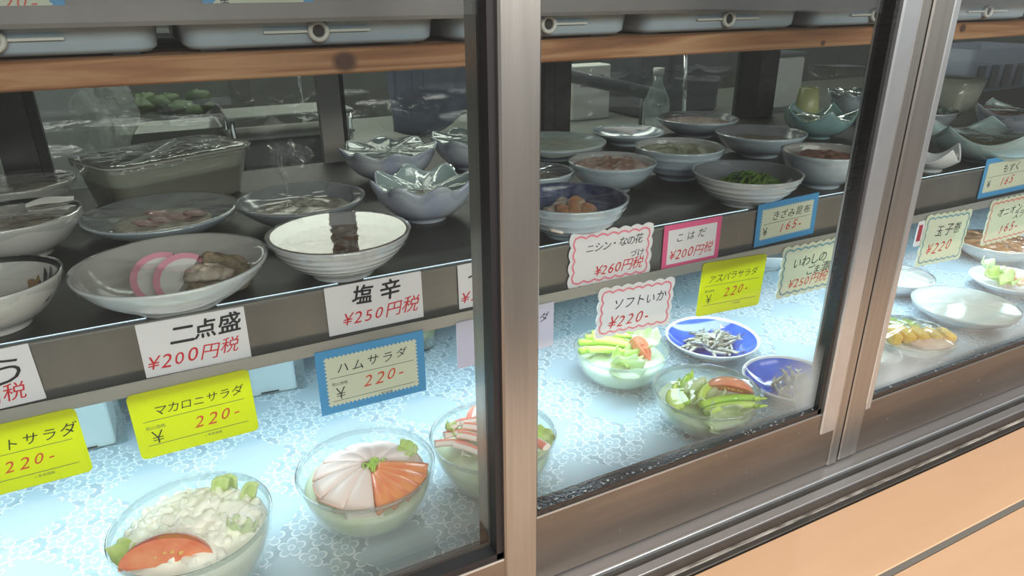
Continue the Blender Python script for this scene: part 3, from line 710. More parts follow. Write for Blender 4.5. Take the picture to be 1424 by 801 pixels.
lb = Bowl('serving_bowl', 'film covered bowl with a dark rim at the back, left of the plastic tub', 'bowl', -0.172, 0.622, 0.068, 0.038, k=0.45, lam=0.6, mats=('warm glaze', 'warm glaze'), rim='black line')
lb.fill('pale_salad', 'pale beige food in the dark rimmed bowl left of the plastic tub', 'side dish', 0.024, 'pale mash', 0.003, 0.2, 4, 5); lb.film('film', 0.001, 0.0005)
lm = Bowl('serving_bowl', 'dark rimmed bowl with a white fold of film, between two others at left edge', 'bowl', -0.153, 0.412, 0.067, 0.046, k=0.45, lam=0.6, mats=('warm glaze', 'warm glaze'), rim='black line')
lm.fill('beige_side_dish', 'beige food in the dark rimmed bowl with the film fold', 'side dish', 0.030, 'pale mash', 0.004, 0.2, 4, 6); lm.film('film', 0.001, 0.0006, seed=12)
MB().grid(lambda u, v: (0.012 + 0.046 * u, 0.018 + 0.016 * v + 0.012 * u + 0.004 * sin(6 * u), 0.0478 + 0.006 * sin(pi * v) * (0.4 + 0.6 * sin(pi * u))), 14, 6).build('film_fold', 'appliance white', lm.o)
lf = Bowl('serving_bowl', 'white bowl with black rim line and leaf print, nearest at the left edge', 'bowl', -0.150, 0.206, 0.0575, 0.044, k=0.45, lam=0.6, mats=('warm glaze', 'warm glaze'), rim='black line')
def decal(bowl, name, matn, strokes, inner=True):
    """painted strokes on a bowl wall: list of (angle, t, length, turn, width)"""
    mb = MB(); pr = bowl.iw
    def P(a, t):
        i = min(int(t * (len(pr) - 1)), len(pr) - 2); f = t * (len(pr) - 1) - i
        r = pr[i][0] + (pr[i + 1][0] - pr[i][0]) * f; z = pr[i][1] + (pr[i + 1][1] - pr[i][1]) * f
        r += -0.0005 if inner else 0.0034
        return (r * cos(a), r * sin(a), z)
    for a, t, ln, turn, wd in strokes:
        n = 6; top = []; bt = []
        for i in range(n + 1):
            s = i / n; ww = wd * sin(pi * min(max(s, 0.05), 0.95))
            aa = a + ln * s * cos(turn) / bowl.r; tt = t + ln * s * sin(turn) / bowl.h
            ca, ct = -sin(turn) * ww / bowl.r, cos(turn) * ww / bowl.h
            cl_ = lambda q: min(0.97, max(0.05, q))
            top.append(P(aa + ca, cl_(tt + ct))); bt.append(P(aa - ca, cl_(tt - ct)))
        mb.add(top + bt, [(i, i + 1, i + n + 2, i + n + 1) for i in range(n)], 0, True)
    return mb.build(name, matn, bowl.o)
decal(lf, 'leaf_print', 'leaf print', [(0.40, 0.58, 0.016, 1.1, 0.0034), (0.55, 0.56, 0.015, 1.0, 0.0034), (0.30, 0.52, 0.012, 0.9, 0.003), (0.66, 0.50, 0.012, 0.6, 0.0024)])
decal(lf, 'flower_print', 'ochre print', [(0.82, 0.48, 0.013, 0.4, 0.0045), (0.78, 0.44, 0.012, 1.4, 0.004), (0.86, 0.42, 0.012, -0.4, 0.004)])
decal(lf, 'outer_leaf_print', 'leaf print', [(-0.75, 0.35, 0.018, 0.7, 0.0016), (-0.68, 0.35, 0.018, 0.9, 0.0016), (-0.60, 0.45, 0.016, 0.8, 0.0016), (-0.85, 0.3, 0.016, 0.5, 0.0014)], False)
lf.fill('beige_topping', 'beige food at the bottom of the leaf print bowl', 'side dish', 0.0125, 'pale mash', 0.002, 0.2, 4, 8)
lf.film('calm film', 0.001, 0.0002, 0.008, 8)

# plastic tub
tub = thing('plastic_tub', 'long translucent plastic tub of brown food covered with creased film', 'tub', (0.008, 0.585, SZ), radians(25.5))
def tubring(hx, hy, r, z, n=5): return rrect(-hx, hx, -hy, hy, r, z, n)
MB().loft([tubring(.082, .048, .022, 0.0), tubring(.086, .052, .024, .003), tubring(.099, .063, .026, .066), tubring(.102, .066, .027, .067), tubring(.102, .066, .027, .069), tubring(.098, .062, .025, .0685),
           tubring(.0845, .0505, .023, .005), tubring(.078, .044, .02, .003)], 0, True, True).build('tub_body', 'tub plastic', tub)
fl = MB(); 
fl.loft([tubring(.1025, .0665, .0275, .060), tubring(.103, .067, .0278, .0695), tubring(.090, .056, .024, .0700), tubring(.05, .03, .02, .0712), tubring(.01, .006, .004, .0712)], 0, False, True).build('plastic_film', 'wrinkled film', tub)
rim_ = tubring(.1028, .0668, .0276, .0672); MB().tube(rim_ + rim_[:1], .0013, 8, cap=False).build('tub_rim', 'ring plastic', tub)
MB().tube([(-0.07, -0.052, .0715), (-0.03, -0.030, .0728), (0.0, -0.006, .0740), (0.035, 0.030, .0735), (0.045, 0.052, .0712)], [.0012, .0022, .003, .0026, .0012], 8).build('film_crease', 'milky film', tub)
o = MB().loft([tubring(.077, .043, .02, .0035), tubring(.084, .050, .022, .0055), tubring(.0925, .057, .024, .042), tubring(.06, .035, .02, .045), tubring(.015, .01, .006, .046)], 0, True, True).build('brown_simmered_dish', 'brown simmer', None, (0.008, 0.585, SZ), (0, 0, radians(25.5)))
tag(o, 'brown simmered food filling the long plastic tub', 'simmered food', None, 'stuff')

c1 = Bowl('fluted_bowl', 'pale blue wavy rimmed bowl with glossy film beside the dividing stile, front one', 'bowl', 0.290, 0.330, 0.064, 0.050, k=0.42, lam=0.75, mats=('celadon violet', 'celadon'), mod=flute(8, 0.055, 0.0052, 0.3), seg=128)
c1.fill('sunken_side_dish', 'pale food deep in the front wavy bowl', 'side dish', 0.024, 'pale mash', 0.003, 0.2, 4, 3); c1.film('soft film', 0.013, 0.0010, 0.010, 21, pleat=8)
c2 = Bowl('fluted_bowl', 'wavy rimmed bowl with glossy film behind the front wavy bowl', 'bowl', 0.314, 0.545, 0.0715, 0.049, k=0.42, lam=0.75, mats=('celadon violet', 'celadon'), mod=flute(8, 0.05, 0.004, 1.0), seg=128)
c2.fill('hidden_side_dish', 'food in the second wavy bowl counted from the door', 'side dish', 0.024, 'speckled simmer', 0.003, 0.2, 4, 3); c2.film('soft film', 0.006, 0.0009, 0.010, 22, pleat=8)
c3 = Bowl('fluted_bowl', 'wavy rimmed bowl at the back, half hidden by the dividing stile', 'bowl', 0.458, 0.560, 0.066, 0.050, k=0.42, lam=0.75, mats=('celadon violet', 'celadon'), mod=flute(8, 0.05, 0.004, 0.2), seg=128)
c3.fill('back_side_dish', 'food in the half hidden wavy bowl at the back', 'side dish', 0.024, 'speckled simmer', 0.003, 0.2, 4, 3); c3.film('soft film', 0.005, 0.0009, 0.010, 23, pleat=8)

# --- steel shelf, middle door ---
blu = Bowl('serving_bowl', 'white bowl with cobalt blue inside holding orange fish behind the rose scalloped card', 'bowl', 0.419, 0.190, 0.067, 0.044, k=0.45, lam=0.6, mats=('pale blue glaze', 'navy glaze'), ribs=5)
blu.fill('fish_bed', 'pale pickled fish bed in the cobalt blue bowl', 'pickled fish', 0.020, 'pale fish', 0.003, 0.2, 4, 6, rs=0.9)
for i, (dx, dy, dz, rz, ti, mm) in enumerate(((-0.028, -0.006, 0.026, 1.2, 0.35, 'pale fish'), (-0.014, -0.010, 0.028, 1.1, 0.45, 'orange fish'), (0.002, -0.006, 0.029, 1.0, 0.45, 'orange fish'), (0.016, -0.012, 0.026, 0.8, 0.4, 'orange fish'), (-0.008, 0.012, 0.031, 0.5, 0.3, 'pale fish'), (0.010, 0.014, 0.030, 0.3, 0.3, 'orange fish'), (-0.030, -0.024, 0.024, 0.9, 0.2, 'pale fish'))):
    o = MB().box(-0.018, 0.018, -0.0095, 0.0095, -0.0040, 0.0040, 0, 0.0035).build('pickled_fish_piece', mm, None, blu.at(dx, dy, dz), (ti, -0.3, rz))
    tag(o, ('orange' if mm == 'orange fish' else 'pale') + ' piece of pickled fish heaped in the cobalt blue bowl', 'fish piece', ('orange' if mm == 'orange fish' else 'pale') + ' fish pieces in the cobalt bowl')
blu.film('film', 0.001, 0.0004, 0.008, 31)
brn = Bowl('serving_bowl', 'white bowl of pink brown chopped food behind the cobalt blue bowl', 'bowl', 0.577, 0.335, 0.0625, 0.041, k=0.45, lam=0.6, mats=('pale blue glaze', 'white glaze'))
brn.fill('pink_brown_chopped_dish', 'pink brown chopped food in the bowl behind the cobalt blue bowl', 'side dish', 0.034, 'pink brown', 0.008, 0.4, 4, 13); brn.film('calm film', -0.004, 0.0003, 0.008, 32)
fwb = Bowl('serving_bowl', 'film covered bowl behind the dividing stile, touching the cobalt blue bowl', 'bowl', 0.462, 0.350, 0.051, 0.037, k=0.45, lam=0.6, mats=('pale blue glaze', 'grey glaze'))
fwb.fill('grey_side_dish', 'grey food in the film covered bowl beside the dividing stile', 'side dish', 0.026, 'speckled simmer', 0.003, 0.3, 4, 2); fwb.film('film', 0.001, 0.0006)
pale = Bowl('serving_bowl', 'pale shallow bowl at the back, left behind the pink brown dish', 'bowl', 0.616, 0.565, 0.088, 0.026, k=0.5, lam=0.5, mats=('pale blue glaze', 'pale blue glaze'))
pale.fill('pale_green_dish', 'pale greenish food in the shallow back bowl', 'side dish', 0.018, 'olive simmer', 0.002, 0.2, 4, 2); pale.film('milky film', 0.001, 0.0005)
b17 = Bowl('serving_bowl', 'white bowl of olive green food between the pink brown and bright green bowls', 'bowl', 0.706, 0.346, 0.0665, 0.048, k=0.45, lam=0.6, mats=('pale blue glaze', 'white glaze'), ribs=4)
b17.fill('olive_simmered_dish', 'olive green simmered food in the bowl below the steel pole', 'simmered food', 0.040, 'olive simmer', 0.006, 0.4, 4, 17); b17.film('calm film', 0.001, 0.0003, 0.009, 33)
b18 = Bowl('side_plate', 'shallow plate with a white paper sheet in it, left of the stacked high bowl', 'plate', 0.796, 0.60, 0.068, 0.022, k=0.55, lam=0.4, mats=('pale blue glaze', 'pale blue glaze'))
o = MB().grid(lambda u, v: (-0.045 + 0.09 * u, -0.03 + 0.065 * v, 0.0235 + 0.006 * sin(3 * u + 2 * v) + 0.004 * sin(8 * u)), 14, 10).build('paper_sheet', 'white card', None, (0.796, 0.60, SZ), (0, 0, 0.5), solid=0.0006)
tag(o, 'white paper sheet lying in the shallow back plate', 'paper')
b19 = Bowl('serving_bowl', 'white bowl of brown food directly under the bright steel pole', 'bowl', 0.956, 0.595, 0.079, 0.035, k=0.42, lam=0.5, mats=('pale blue glaze', 'grey glaze'))
b19.fill('brown_simmered_side_dish', 'brown food in the bowl under the steel pole', 'simmered food', 0.026, 'pink brown', 0.004, 0.3, 4, 19); b19.film('calm film', 0.001, 0.0003)
b20 = Bowl('serving_bowl', 'white bowl with grey contents behind the bright green bowl, pan handle above it', 'bowl', 0.932, 0.405, 0.0755, 0.039, k=0.45, lam=0.55, mats=('pale blue glaze', 'grey glaze'))
b20.fill('grey_simmered_dish', 'dark grey food in the bowl behind the bright green one', 'simmered food', 0.024, 'speckled simmer', 0.003, 0.3, 4, 20); b20.film('calm film', 0.001, 0.0002)
grn = Bowl('serving_bowl', 'white ridged bowl of bright green boiled greens behind the blue zigzag card', 'bowl', 0.694, 0.192, 0.071, 0.042, k=0.45, lam=0.55, mats=('white glaze', 'grey glaze'), ribs=6)
rnd = random.Random(5); g = MB()
for i in range(64):
    a = rnd.gauss(0.25, 0.25); x, y = rnd.uniform(-0.034, 0.034), rnd.uniform(-0.030, 0.026); l = rnd.uniform(0.012, 0.022); z = 0.022 + rnd.uniform(0.0, 0.016) * (1 - (hypot(x, y) / 0.05) ** 2)
    g.tube([(x - l * cos(a), y - l * sin(a), z - 0.003), (x, y, z + 0.003), (x + l * cos(a), y + l * sin(a), z - 0.002)], rnd.uniform(0.0014, 0.0026), 6)
o = g.build('boiled_greens', 'boiled greens', None, grn.at(0.006, 0, 0)); tag(o, 'bright green boiled stems in the bowl behind the blue zigzag card', 'boiled greens', None, 'stuff')
grn.film('calm film', 0.001, 0.0002, 0.008, 35)
b22 = Bowl('serving_bowl', 'white bowl of brown food beside the far stile, right of the green one', 'bowl', 0.858, 0.208, 0.060, 0.050, k=0.45, lam=0.6, mats=('pale blue glaze', 'warm glaze'))
b22.fill('brown_chopped_dish', 'brown chopped food in the bowl beside the far stile', 'side dish', 0.040, 'pink brown', 0.006, 0.4, 4, 22); b22.film('calm film', -0.002, 0.0003, 0.009, 36)
MB().add([(-0.046, 0.030, 0.0515), (-0.058, 0.0, 0.047), (-0.030, 0.012, 0.058)], [(0, 1, 2)]).build('film_corner', 'milky film', b22.o)
lot = Bowl('petal_bowl', 'blue green bowl with pointed petal rim at the back beside the far stile', 'bowl', 1.150, 0.470, 0.066, 0.048, k=0.4, lam=0.8, mats=('celadon deep', 'celadon deep'), mod=petal(5, 0.04, 0.011, 0.9), seg=120)
lot.fill('petal_bowl_dish', 'food inside the pointed petal bowl', 'side dish', 0.026, 'olive simmer', 0.003, 0.2, 4, 2); lot.film('film', 0.010, 0.0008, 0.006, 37)
cup = thing('green_cup', 'yellow green cup standing behind the pointed petal bowl', 'cup', (1.262, 0.60, SZ))
MB().lathe([(0, 0, 0), (0.026, 0, 0), (0.028, 0.003, 0), (0.020, 0.072, 1), (0.0185, 0.073, 1), (0.0180, 0.070, 1), (0.024, 0.006, 0), (0, 0.005, 0)], 36).build('cup_body', 'tea green cup', cup)
MB().lathe([(0.0284, 0.004, 0), (0.0289, 0.006, 0), (0.0262, 0.026, 1), (0.0258, 0.026, 1)], 36).build('blue_band', 'celadon deep', cup)
b24 = Bowl('fluted_bowl', 'white blue bowl with crinkled film behind the petal bowl, against the far stile', 'bowl', 1.400, 0.590, 0.058, 0.056, k=0.42, lam=0.75, mats=('pale blue glaze', 'celadon'), mod=flute(9, 0.04, 0.0035), seg=108)
b24.fill('white_side_dish', 'pale food in the crinkled film bowl by the far stile', 'side dish', 0.04, 'tofu', 0.003, 0.2, 4, 2); b24.film('wrinkled film', 0.002, 0.0018, 0.010, 38)

# --- steel shelf, far door ---
fo = Bowl('folded_dish', 'small white dish with upturned corners at the shelf edge, right of the far stile', 'dish', 1.082, 0.196, 0.046, 0.030, k=0.5, lam=0.5, mats=('white glaze', 'white glaze'), mod=petal(4, 0.06, 0.012, 0.35), seg=96)
B1 = Bowl('petal_bowl', 'wide blue green bowl with wavy pointed rim behind the blue zigzag card', 'bowl', 1.226, 0.196, 0.088, 0.050, k=0.4, lam=0.8, mats=('celadon', 'celadon'), mod=petal(5, 0.05, 0.012, 0.75), seg=120)
B1.fill('wide_bowl_dish', 'food inside the wide blue green petal bowl', 'side dish', 0.03, 'olive simmer', 0.003, 0.2, 4, 2); B1.film('film', 0.010, 0.001, 0.008, 41)
B2 = Bowl('petal_bowl', 'pale blue petal bowl with wrinkled film at the right picture edge', 'bowl', 1.475, 0.275, 0.085, 0.056, k=0.4, lam=0.8, mats=('celadon violet', 'celadon'), mod=petal(5, 0.05, 0.008, 0.0), seg=120)
B2.fill('violet_bowl_dish', 'pinkish food inside the pale blue petal bowl', 'side dish', 0.04, 'pink brown', 0.003, 0.2, 4, 2); B2.film('wrinkled film', 0.004, 0.0014, 0.010, 42)
B3 = Bowl('serving_bowl', 'olive grey bowl with brown food left behind the wide petal bowl', 'bowl', 1.350, 0.408, 0.072, 0.046, k=0.45, lam=0.6, mats=('grey glaze', 'celadon deep'))
B3.fill('brown_sauce_dish', 'brown food in the olive grey bowl beside the far stile', 'side dish', 0.036, 'brown simmer', 0.006, 0.3, 4, 2); B3.film('wrinkled film', 0.001, 0.0014, 0.008, 43)
tb2 = thing('plastic_tub', 'small grey translucent tub at the back right of the far stile', 'tub', (1.690, 0.560, SZ), 0.2)
MB().loft([rrect(-.055, .055, -.042, .042, .014, 0), rrect(-.066, .066, -.052, .052, .016, .072), rrect(-.062, .062, -.048, .048, .014, .072), rrect(-.052, .052, -.039, .039, .012, .004)], 0, True, True).build('tub_body', 'tub plastic', tb2)
MB().loft([rrect(-.067, .067, -.053, .053, .016, .064), rrect(-.067, .067, -.053, .053, .016, .0735), rrect(-.02, .02, -.02, .02, .006, .0738)], 0, False, True).build('plastic_film', 'film', tb2)

# ------------------------------------------------------------------ salads on the cloth
def wedge(name, label, loc, R, half, rot, mats=('tomato skin', 'tomato flesh', 'tomato seed'), squash=1.0, length=1.25):
    """a tomato wedge: skin, two cut faces with seed pockets; long axis x, skin away from +z edge"""
    t = thing(name, label, 'tomato wedge', loc)
    t.rotation_euler = rot
    n, m = 14, 10; vs = []; fs = []
    for i in range(n + 1):
        al = -pi / 2 + pi * i / n
        for j in range(m + 1):
            be = -half + 2 * half * j / m
            k = cos(al); vs.append((R * length * sin(al), R * k * sin(be), -R * squash * k * cos(be)))
    for i in range(n):
        for j in range(m):
            a = i * (m + 1) + j; fs.append((a, a + m + 1, a + m + 2, a + 1))
    MB().add(vs, fs, 0, True).build('tomato_skin', mats[0], t)
    fl = MB()
    for sg in (-1, 1):
        be = sg * half; vs = [(0, 0, 0)]
        ring = []
        for i in range(n + 1):
            al = -pi / 2 + pi * i / n; k = cos(al)
            ring.append((R * length * sin(al), R * k * sin(be), -R * squash * k * cos(be)))
        inner = [(x * 0.72, y * 0.66 - sg * 0.0010 * cos(be), z * 0.66 + 0.0 ) for x, y, z in ring]
        core = [(x * 0.35, y * 0.22, z * 0.22) for x, y, z in ring]
        q = n + 1; vs = ring + inner + core
        fs = [(i, i + 1, i + 1 + q, i + q) for i in range(n)] + [(i + q, i + 1 + q, i + 1 + 2 * q, i + 2 * q) for i in range(n)] + [tuple(range(2 * q, 3 * q))]
        fl.add(vs, fs, 0, True)
    flo = fl.build('tomato_flesh', mats[1], t)
    sd = MB(); rn = random.Random(int(R * 1e5) + len(label))
    for sg in (-1, 1):
        for i in range(8):
            al = rn.uniform(-0.9, 0.9); k = cos(al) * rn.uniform(0.35, 0.55); be = sg * half
            sd.blob((R * length * sin(al) * 0.6, R * k * sin(be), -R * squash * k * cos(be)), 0.0019, 0.0011, 0.0012, 0, 8, rn.uniform(0, 3))
    sd.build('seeds', mats[2], flo)['kind'] = 'stuff'
    return t
def leaf(name, label, matn, loc, sx, sy, rot, curl=0.3, ruff=0.15, seed=0, group=None):
    rn = random.Random(seed); p1, p2 = rn.uniform(0, 6), rn.uniform(0, 6)
    def fn(u, v):
        a = (u - .5) * 2; b = (v - .5) * 2
        wd = sqrt(max(0.02, 1 - 0.75 * b * b))
        e = abs(a)
        return (sx * a * wd * 0.5, sy * b * 0.5, sx * (curl * a * a + ruff * e * sin(8 * b + p1 + 2 * a) + 0.06 * sin(6 * a + p2) + curl * 0.5 * b * b))
    o = MB().grid(fn, 14, 16).build(name, matn, None, loc, rot, solid=0.0011)
    tag(o, label, 'lettuce leaf', group); return o

SG = dict(k=0.52, lam=0.78, mats=('salad glass', 'salad glass'), th=0.0026, foot=False, rim='glass rim')
mac = Bowl('glass_salad_bowl', 'clear glass bowl of macaroni salad at the bottom left corner', 'salad bowl', -0.031, 0.064, 0.066, 0.066, 0.0, **SG)
mac.fill('macaroni_salad', 'creamy macaroni salad heaped in the glass bowl below the yellow card', 'macaroni salad', 0.052, 'macaroni', 0.016, 0.25, 2, 3, lumps=0.004)
M_o = bpy.data.objects['macaroni_salad']
rnd = random.Random(11); g = MB()
for i in range(125):
    a = rnd.uniform(0, 2 * pi); q = sqrt(rnd.uniform(0, 0.98)); x, y = 0.052 * q * cos(a), 0.050 * q * sin(a)
    z = 0.0525 + 0.0165 * (1 - q * q) ** .7 + rnd.uniform(-.002, .002)
    th, RR = rnd.uniform(0, 2 * pi), rnd.uniform(0.008, 0.012); ti = rnd.uniform(-0.35, 0.35); arc = rnd.uniform(1.2, 2.0)
    pp = [(x + RR * cos(th + arc * k / 7) - RR * cos(th + arc / 2), y + RR * sin(th + arc * k / 7) - RR * sin(th + arc / 2), z + ti * RR * (k / 7 - .5)) for k in range(8)]
    g.tube(pp, 0.0042, 10)
for i in range(26):
    a = rnd.uniform(0, 2 * pi); q = sqrt(rnd.uniform(0, 0.85)); g.blob((0.05 * q * cos(a), 0.05 * q * sin(a), 0.0535 + 0.0165 * (1 - q * q) ** .7), rnd.uniform(.006, .011), rnd.uniform(.005, .008), .0045, 0, 12, rnd.uniform(0, 6), .25, i)
o = g.build('macaroni_piece', 'macaroni', M_o); o['kind'] = 'stuff'
wedge('tomato_wedge', 'large red tomato wedge at the front of the macaroni salad', mac.at(-0.022, -0.040, 0.060), 0.025, 0.80, (radians(128), radians(4), radians(-12)), length=1.42)
for i, (dx, dy, rz, ln) in enumerate(((0.026, 0.030, 0.10, 0.026), (0.049, 0.012, 0.3, 0.02), (0.034, 0.034, -0.2, 0.018))):
    mb = MB(); mb.grid(lambda u, v: ((u - .5) * 0.013, 0.004 * (1 - (2 * u - 1) ** 2) + 0.0005 * sin(30 * u), (v - .5) * ln), 12, 8)
    o = mb.build('celery_stalk', 'celery', None, mac.at(dx, dy, 0.067), (0.35, 0.15, rz), solid=0.003)
    tag(o, ['tall green celery piece at the back of the macaroni salad', 'short green celery piece at the right edge of the macaroni salad', 'celery piece hidden behind the tall one in the macaroni salad'][i], 'celery')
leaf('lettuce_leaf', 'pale green leaf beside the red tomato wedge in the macaroni salad', 'lettuce', mac.at(-0.050, -0.012, 0.060), 0.020, 0.026, (0.5, -0.5, 0.4), seed=3)
leaf('lettuce_leaf', 'pale leaf sticking out behind the tomato wedge, right side of macaroni salad', 'pale lettuce', mac.at(0.036, -0.026, 0.0615), 0.018, 0.024, (0.3, 0.3, 1.2), seed=4)

ham = Bowl('glass_salad_bowl', 'clear glass bowl of ham salad below the blue zigzag card', 'salad bowl', 0.125, 0.078, 0.0665, 0.059, 0.0, **SG)
ham.fill('shredded_cabbage', 'pale shredded cabbage under the fanned ham', 'shredded cabbage', 0.040, 'cabbage', 0.006, 0.5, 3, 3, lumps=0.003)
ordn = ['first', 'second', 'third', 'fourth', 'fifth', 'sixth', 'seventh', 'eighth']
angs = [radians(a) for a in (236, 205, 174, 143, 112, 81, 50, 19)]
for i, a in enumerate(angs):
    mb = MB(); L_ = 0.054; wd = 0.74
    def fn(u, v, a=a):
        s = 0.14 + 0.86 * v; th = (u - .5) * wd
        return (L_ * s * cos(th), L_ * s * sin(th), 0.004 * (u - .5) * 2 * v - 0.012 * v * v + 0.0035 * cos((u - .5) * pi))
    mb.grid(fn, 10, 8)
    t = mb.build('ham_slice', 'ham', None, ham.at(0.003, -0.004, 0.0565 + 0.0009 * (7 - i) * 0.6), (0, 0, a), solid=0.0016)
    tag(t, ordn[i] + ' ham slice of the fan, counted clockwise from the orange carrot', 'ham slice', 'fanned ham slices')
    e = MB(); e.tube([(L_ * cos((u / 10 - .5) * wd), L_ * sin((u / 10 - .5) * wd), 0.004 * (u / 10 - .5) * 2 - 0.012 + 0.0035 * cos((u / 10 - .5) * pi)) for u in range(11)], 0.0011, 6)
    e.build('ham_edge', 'ham edge', t)
sl = MB().grid(lambda u, v: ((u - .5) * 0.034, 0.0004 * sin(9 * u), -0.016 * v), 10, 4).build('folded_ham_slice', 'ham', None, ham.at(-0.017, -0.0515, 0.049), (0.12, 0.02, -0.32), solid=0.0022)
tag(sl, 'ham slice folded down along the front of the ham salad', 'ham slice')
for i in range(5):
    mb = MB().grid(lambda u, v: (0.006 + 0.046 * u, (v - .5) * (0.008 + 0.012 * u), 0.0025 * cos((v - .5) * pi) - 0.008 * u * u), 12, 6)
    o = mb.build('carrot_slice', 'carrot', None, ham.at(0.004, -0.009, 0.0575 + 0.0012 * i), (0.22, 0, radians(266 + 16 * i)), solid=0.004)
    tag(o, ordn[i] + ' orange carrot slice counted from the front of the ham salad', 'carrot slice', 'orange carrot slices in the ham salad')
rnd = random.Random(2); g = MB()
for i in range(40):
    x, y, a = rnd.gauss(0.005, 0.004), rnd.gauss(-0.008, 0.003), rnd.uniform(0, pi); l = rnd.uniform(.003, .006)
    g.tube([(x - l * cos(a), y - l * sin(a), 0.0620), (x, y, 0.0650 + rnd.uniform(0, .002)), (x + l * cos(a), y + l * sin(a), 0.0620)], 0.0008, 5)
o = g.build('shredded_greens', 'asparagus', None, ham.at(0, 0, 0)); tag(o, 'little heap of green shreds at the centre of the ham fan', 'greens', None, 'stuff')
leaf('lettuce_leaf', 'green leaf tip behind the carrot slices in the ham salad', 'lettuce', ham.at(0.047, 0.012, 0.054), 0.016, 0.020, (0.3, -0.6, 0.5), seed=6)

crab = Bowl('glass_salad_bowl', 'clear glass bowl of red and white crab stick salad behind the dividing stile', 'salad bowl', 0.258, 0.071, 0.066, 0.058, 0.0, **SG)
crab.fill('shredded_cabbage', 'pale shredded cabbage under the crab sticks', 'shredded cabbage', 0.040, 'cabbage', 0.006, 0.5, 3, 5, lumps=0.003)
rnd = random.Random(8)
cpos = [(0.046 * sqrt((i + .5) / 20) * cos(2.4 * i), 0.046 * sqrt((i + .5) / 20) * sin(2.4 * i), (0.2, 0.9, -0.5, 1.4, 0.5)[i % 5] + 0.11 * i) for i in range(20)]
for i, (dx, dy, rz) in enumerate(cpos):
    t = thing('crab_stick', 'red and white crab stick piece on the salad behind the dividing stile', 'crab stick', crab.at(dx, dy, 0.0545 + 0.004 * (1 - (hypot(dx, dy) / 0.05) ** 2)), rz, 'crab stick pieces in the glass bowl')
    t.rotation_euler = (0.25, 0.08, rz)
    MB().grid(lambda u, v: (0.0052 * cos(2 * pi * u), (v - .5) * 0.040 , 0.0030 * sin(2 * pi * u) + 0.003 * (1 - (2 * v - 1) ** 2)), 10, 8).add([(0.0052 * cos(2 * pi * k / 10), s * 0.020, 0.0030 * sin(2 * pi * k / 10)) for s in (-1, 1) for k in range(10)], [tuple(range(9, -1, -1)), tuple(range(10, 20))]).build('white_meat', 'crab white', t)
    MB().grid(lambda u, v: (0.0055 * cos(pi * (u * 0.62 - .05)), (v - .5) * 0.0402, 0.0033 * sin(pi * (u * 0.62 - .05)) + 0.003 * (1 - (2 * v - 1) ** 2) + 0.0001), 10, 8).build('red_skin', 'crab red', t)
leaf('lettuce_leaf', 'yellow green leaf among the crab sticks left of the dividing stile', 'lettuce', crab.at(-0.036, 0.016, 0.058), 0.020, 0.026, (0.4, 0.3, 0.8), seed=8)
leaf('lettuce_leaf', 'green leaf in the crab stick salad right of the dividing stile', 'lettuce', crab.at(0.044, -0.022, 0.052), 0.020, 0.028, (0.5, -0.6, 0.6), seed=9)
g = MB(); rnd = random.Random(4)
for i in range(26):
    a0 = rnd.uniform(0, 6.28); x, y = rnd.uniform(-.04, .04), rnd.uniform(-.04, .04); R = rnd.uniform(.008, .016)
    if hypot(x, y) > 0.046: continue
    g.tube([(x + R * cos(a0 + .25 * s) - R * cos(a0), y + R * sin(a0 + .25 * s) - R * sin(a0), 0.0535 + rnd.uniform(-.001, .003)) for s in range(7)], 0.0010, 6)
o = g.build('onion_shreds', 'onion', None, crab.at(0, 0, 0)); tag(o, 'white onion shreds strewn over the crab stick salad', 'onion', None, 'stuff')

def spear(loc, rz, ln, label, matn='asparagus', bend=0.006, r=0.0036, tilt=0.0, group=None):
    t = thing('asparagus_spear', label, 'asparagus', loc, rz, group); t.rotation_euler = (0, tilt, rz)
    pts = [(ln * (s / 8 - .5), bend * (1 - (2 * s / 8 - 1) ** 2), 0) for s in range(9)]
    MB().tube(pts, [r * q for q in (1, 1, 1, 1, .98, .95, .95, .9, .8)], 10).build('stem', matn, t)
    mb = MB()
    tip = pts[-1]
    for k in range(9):
        s = k / 8; mb.blob((tip[0] - 0.002 + 0.014 * s, tip[1] - 0.002 - 0.002 * s + 0.0018 * cos(2.4 * k) * (1 - s), 0.0018 * sin(2.4 * k) * (1 - s)), 0.0042 * (1 - .4 * s), 0.0026 * (1 - .6 * s), 0.0026 * (1 - .6 * s), 0, 8)
    mb.build('tip', 'asparagus', t); return t
a1 = Bowl('glass_salad_bowl', 'clear glass bowl of asparagus salad right below the rose scalloped card', 'salad bowl', 0.499, 0.182, 0.063, 0.048, 0.0, **SG)
a1.fill('shredded_cabbage', 'pale shredded cabbage in the back asparagus bowl', 'shredded cabbage', 0.033, 'cabbage', 0.004, 0.5, 3, 7, lumps=0.003)
for i, (dx, dy, dz, rz, ln, ti, mm) in enumerate(((-0.038, 0.010, .047, -0.25, .036, .1, 'asparagus'), (-0.026, 0.018, .050, -0.45, .05, .12, 'asparagus'), (-0.012, 0.018, .053, -0.45, .056, .14, 'asparagus'), (0.000, 0.026, .054, -0.45, .05, .1, 'asparagus pale'), (-0.026, 0.000, .049, -0.35, .044, .12, 'asparagus pale'), (0.012, 0.030, .055, -0.4, .046, .1, 'asparagus'), (-0.012, 0.004, .055, -0.6, .05, .14, 'asparagus pale'))):
    spear(a1.at(dx, dy, dz), rz, ln, ['green asparagus spear at the left rim of the back asparagus salad', 'second green asparagus spear from the left rim, back asparagus salad', 'third green asparagus spear from the left rim, back asparagus salad', 'pale asparagus spear behind the others, back asparagus salad', 'short pale asparagus spear at the front, back asparagus salad', 'green asparagus spear touching the rose scalloped card, back asparagus salad', 'pale asparagus spear lying on top, back asparagus salad'][i], mm, 0.004, 0.0046, ti)
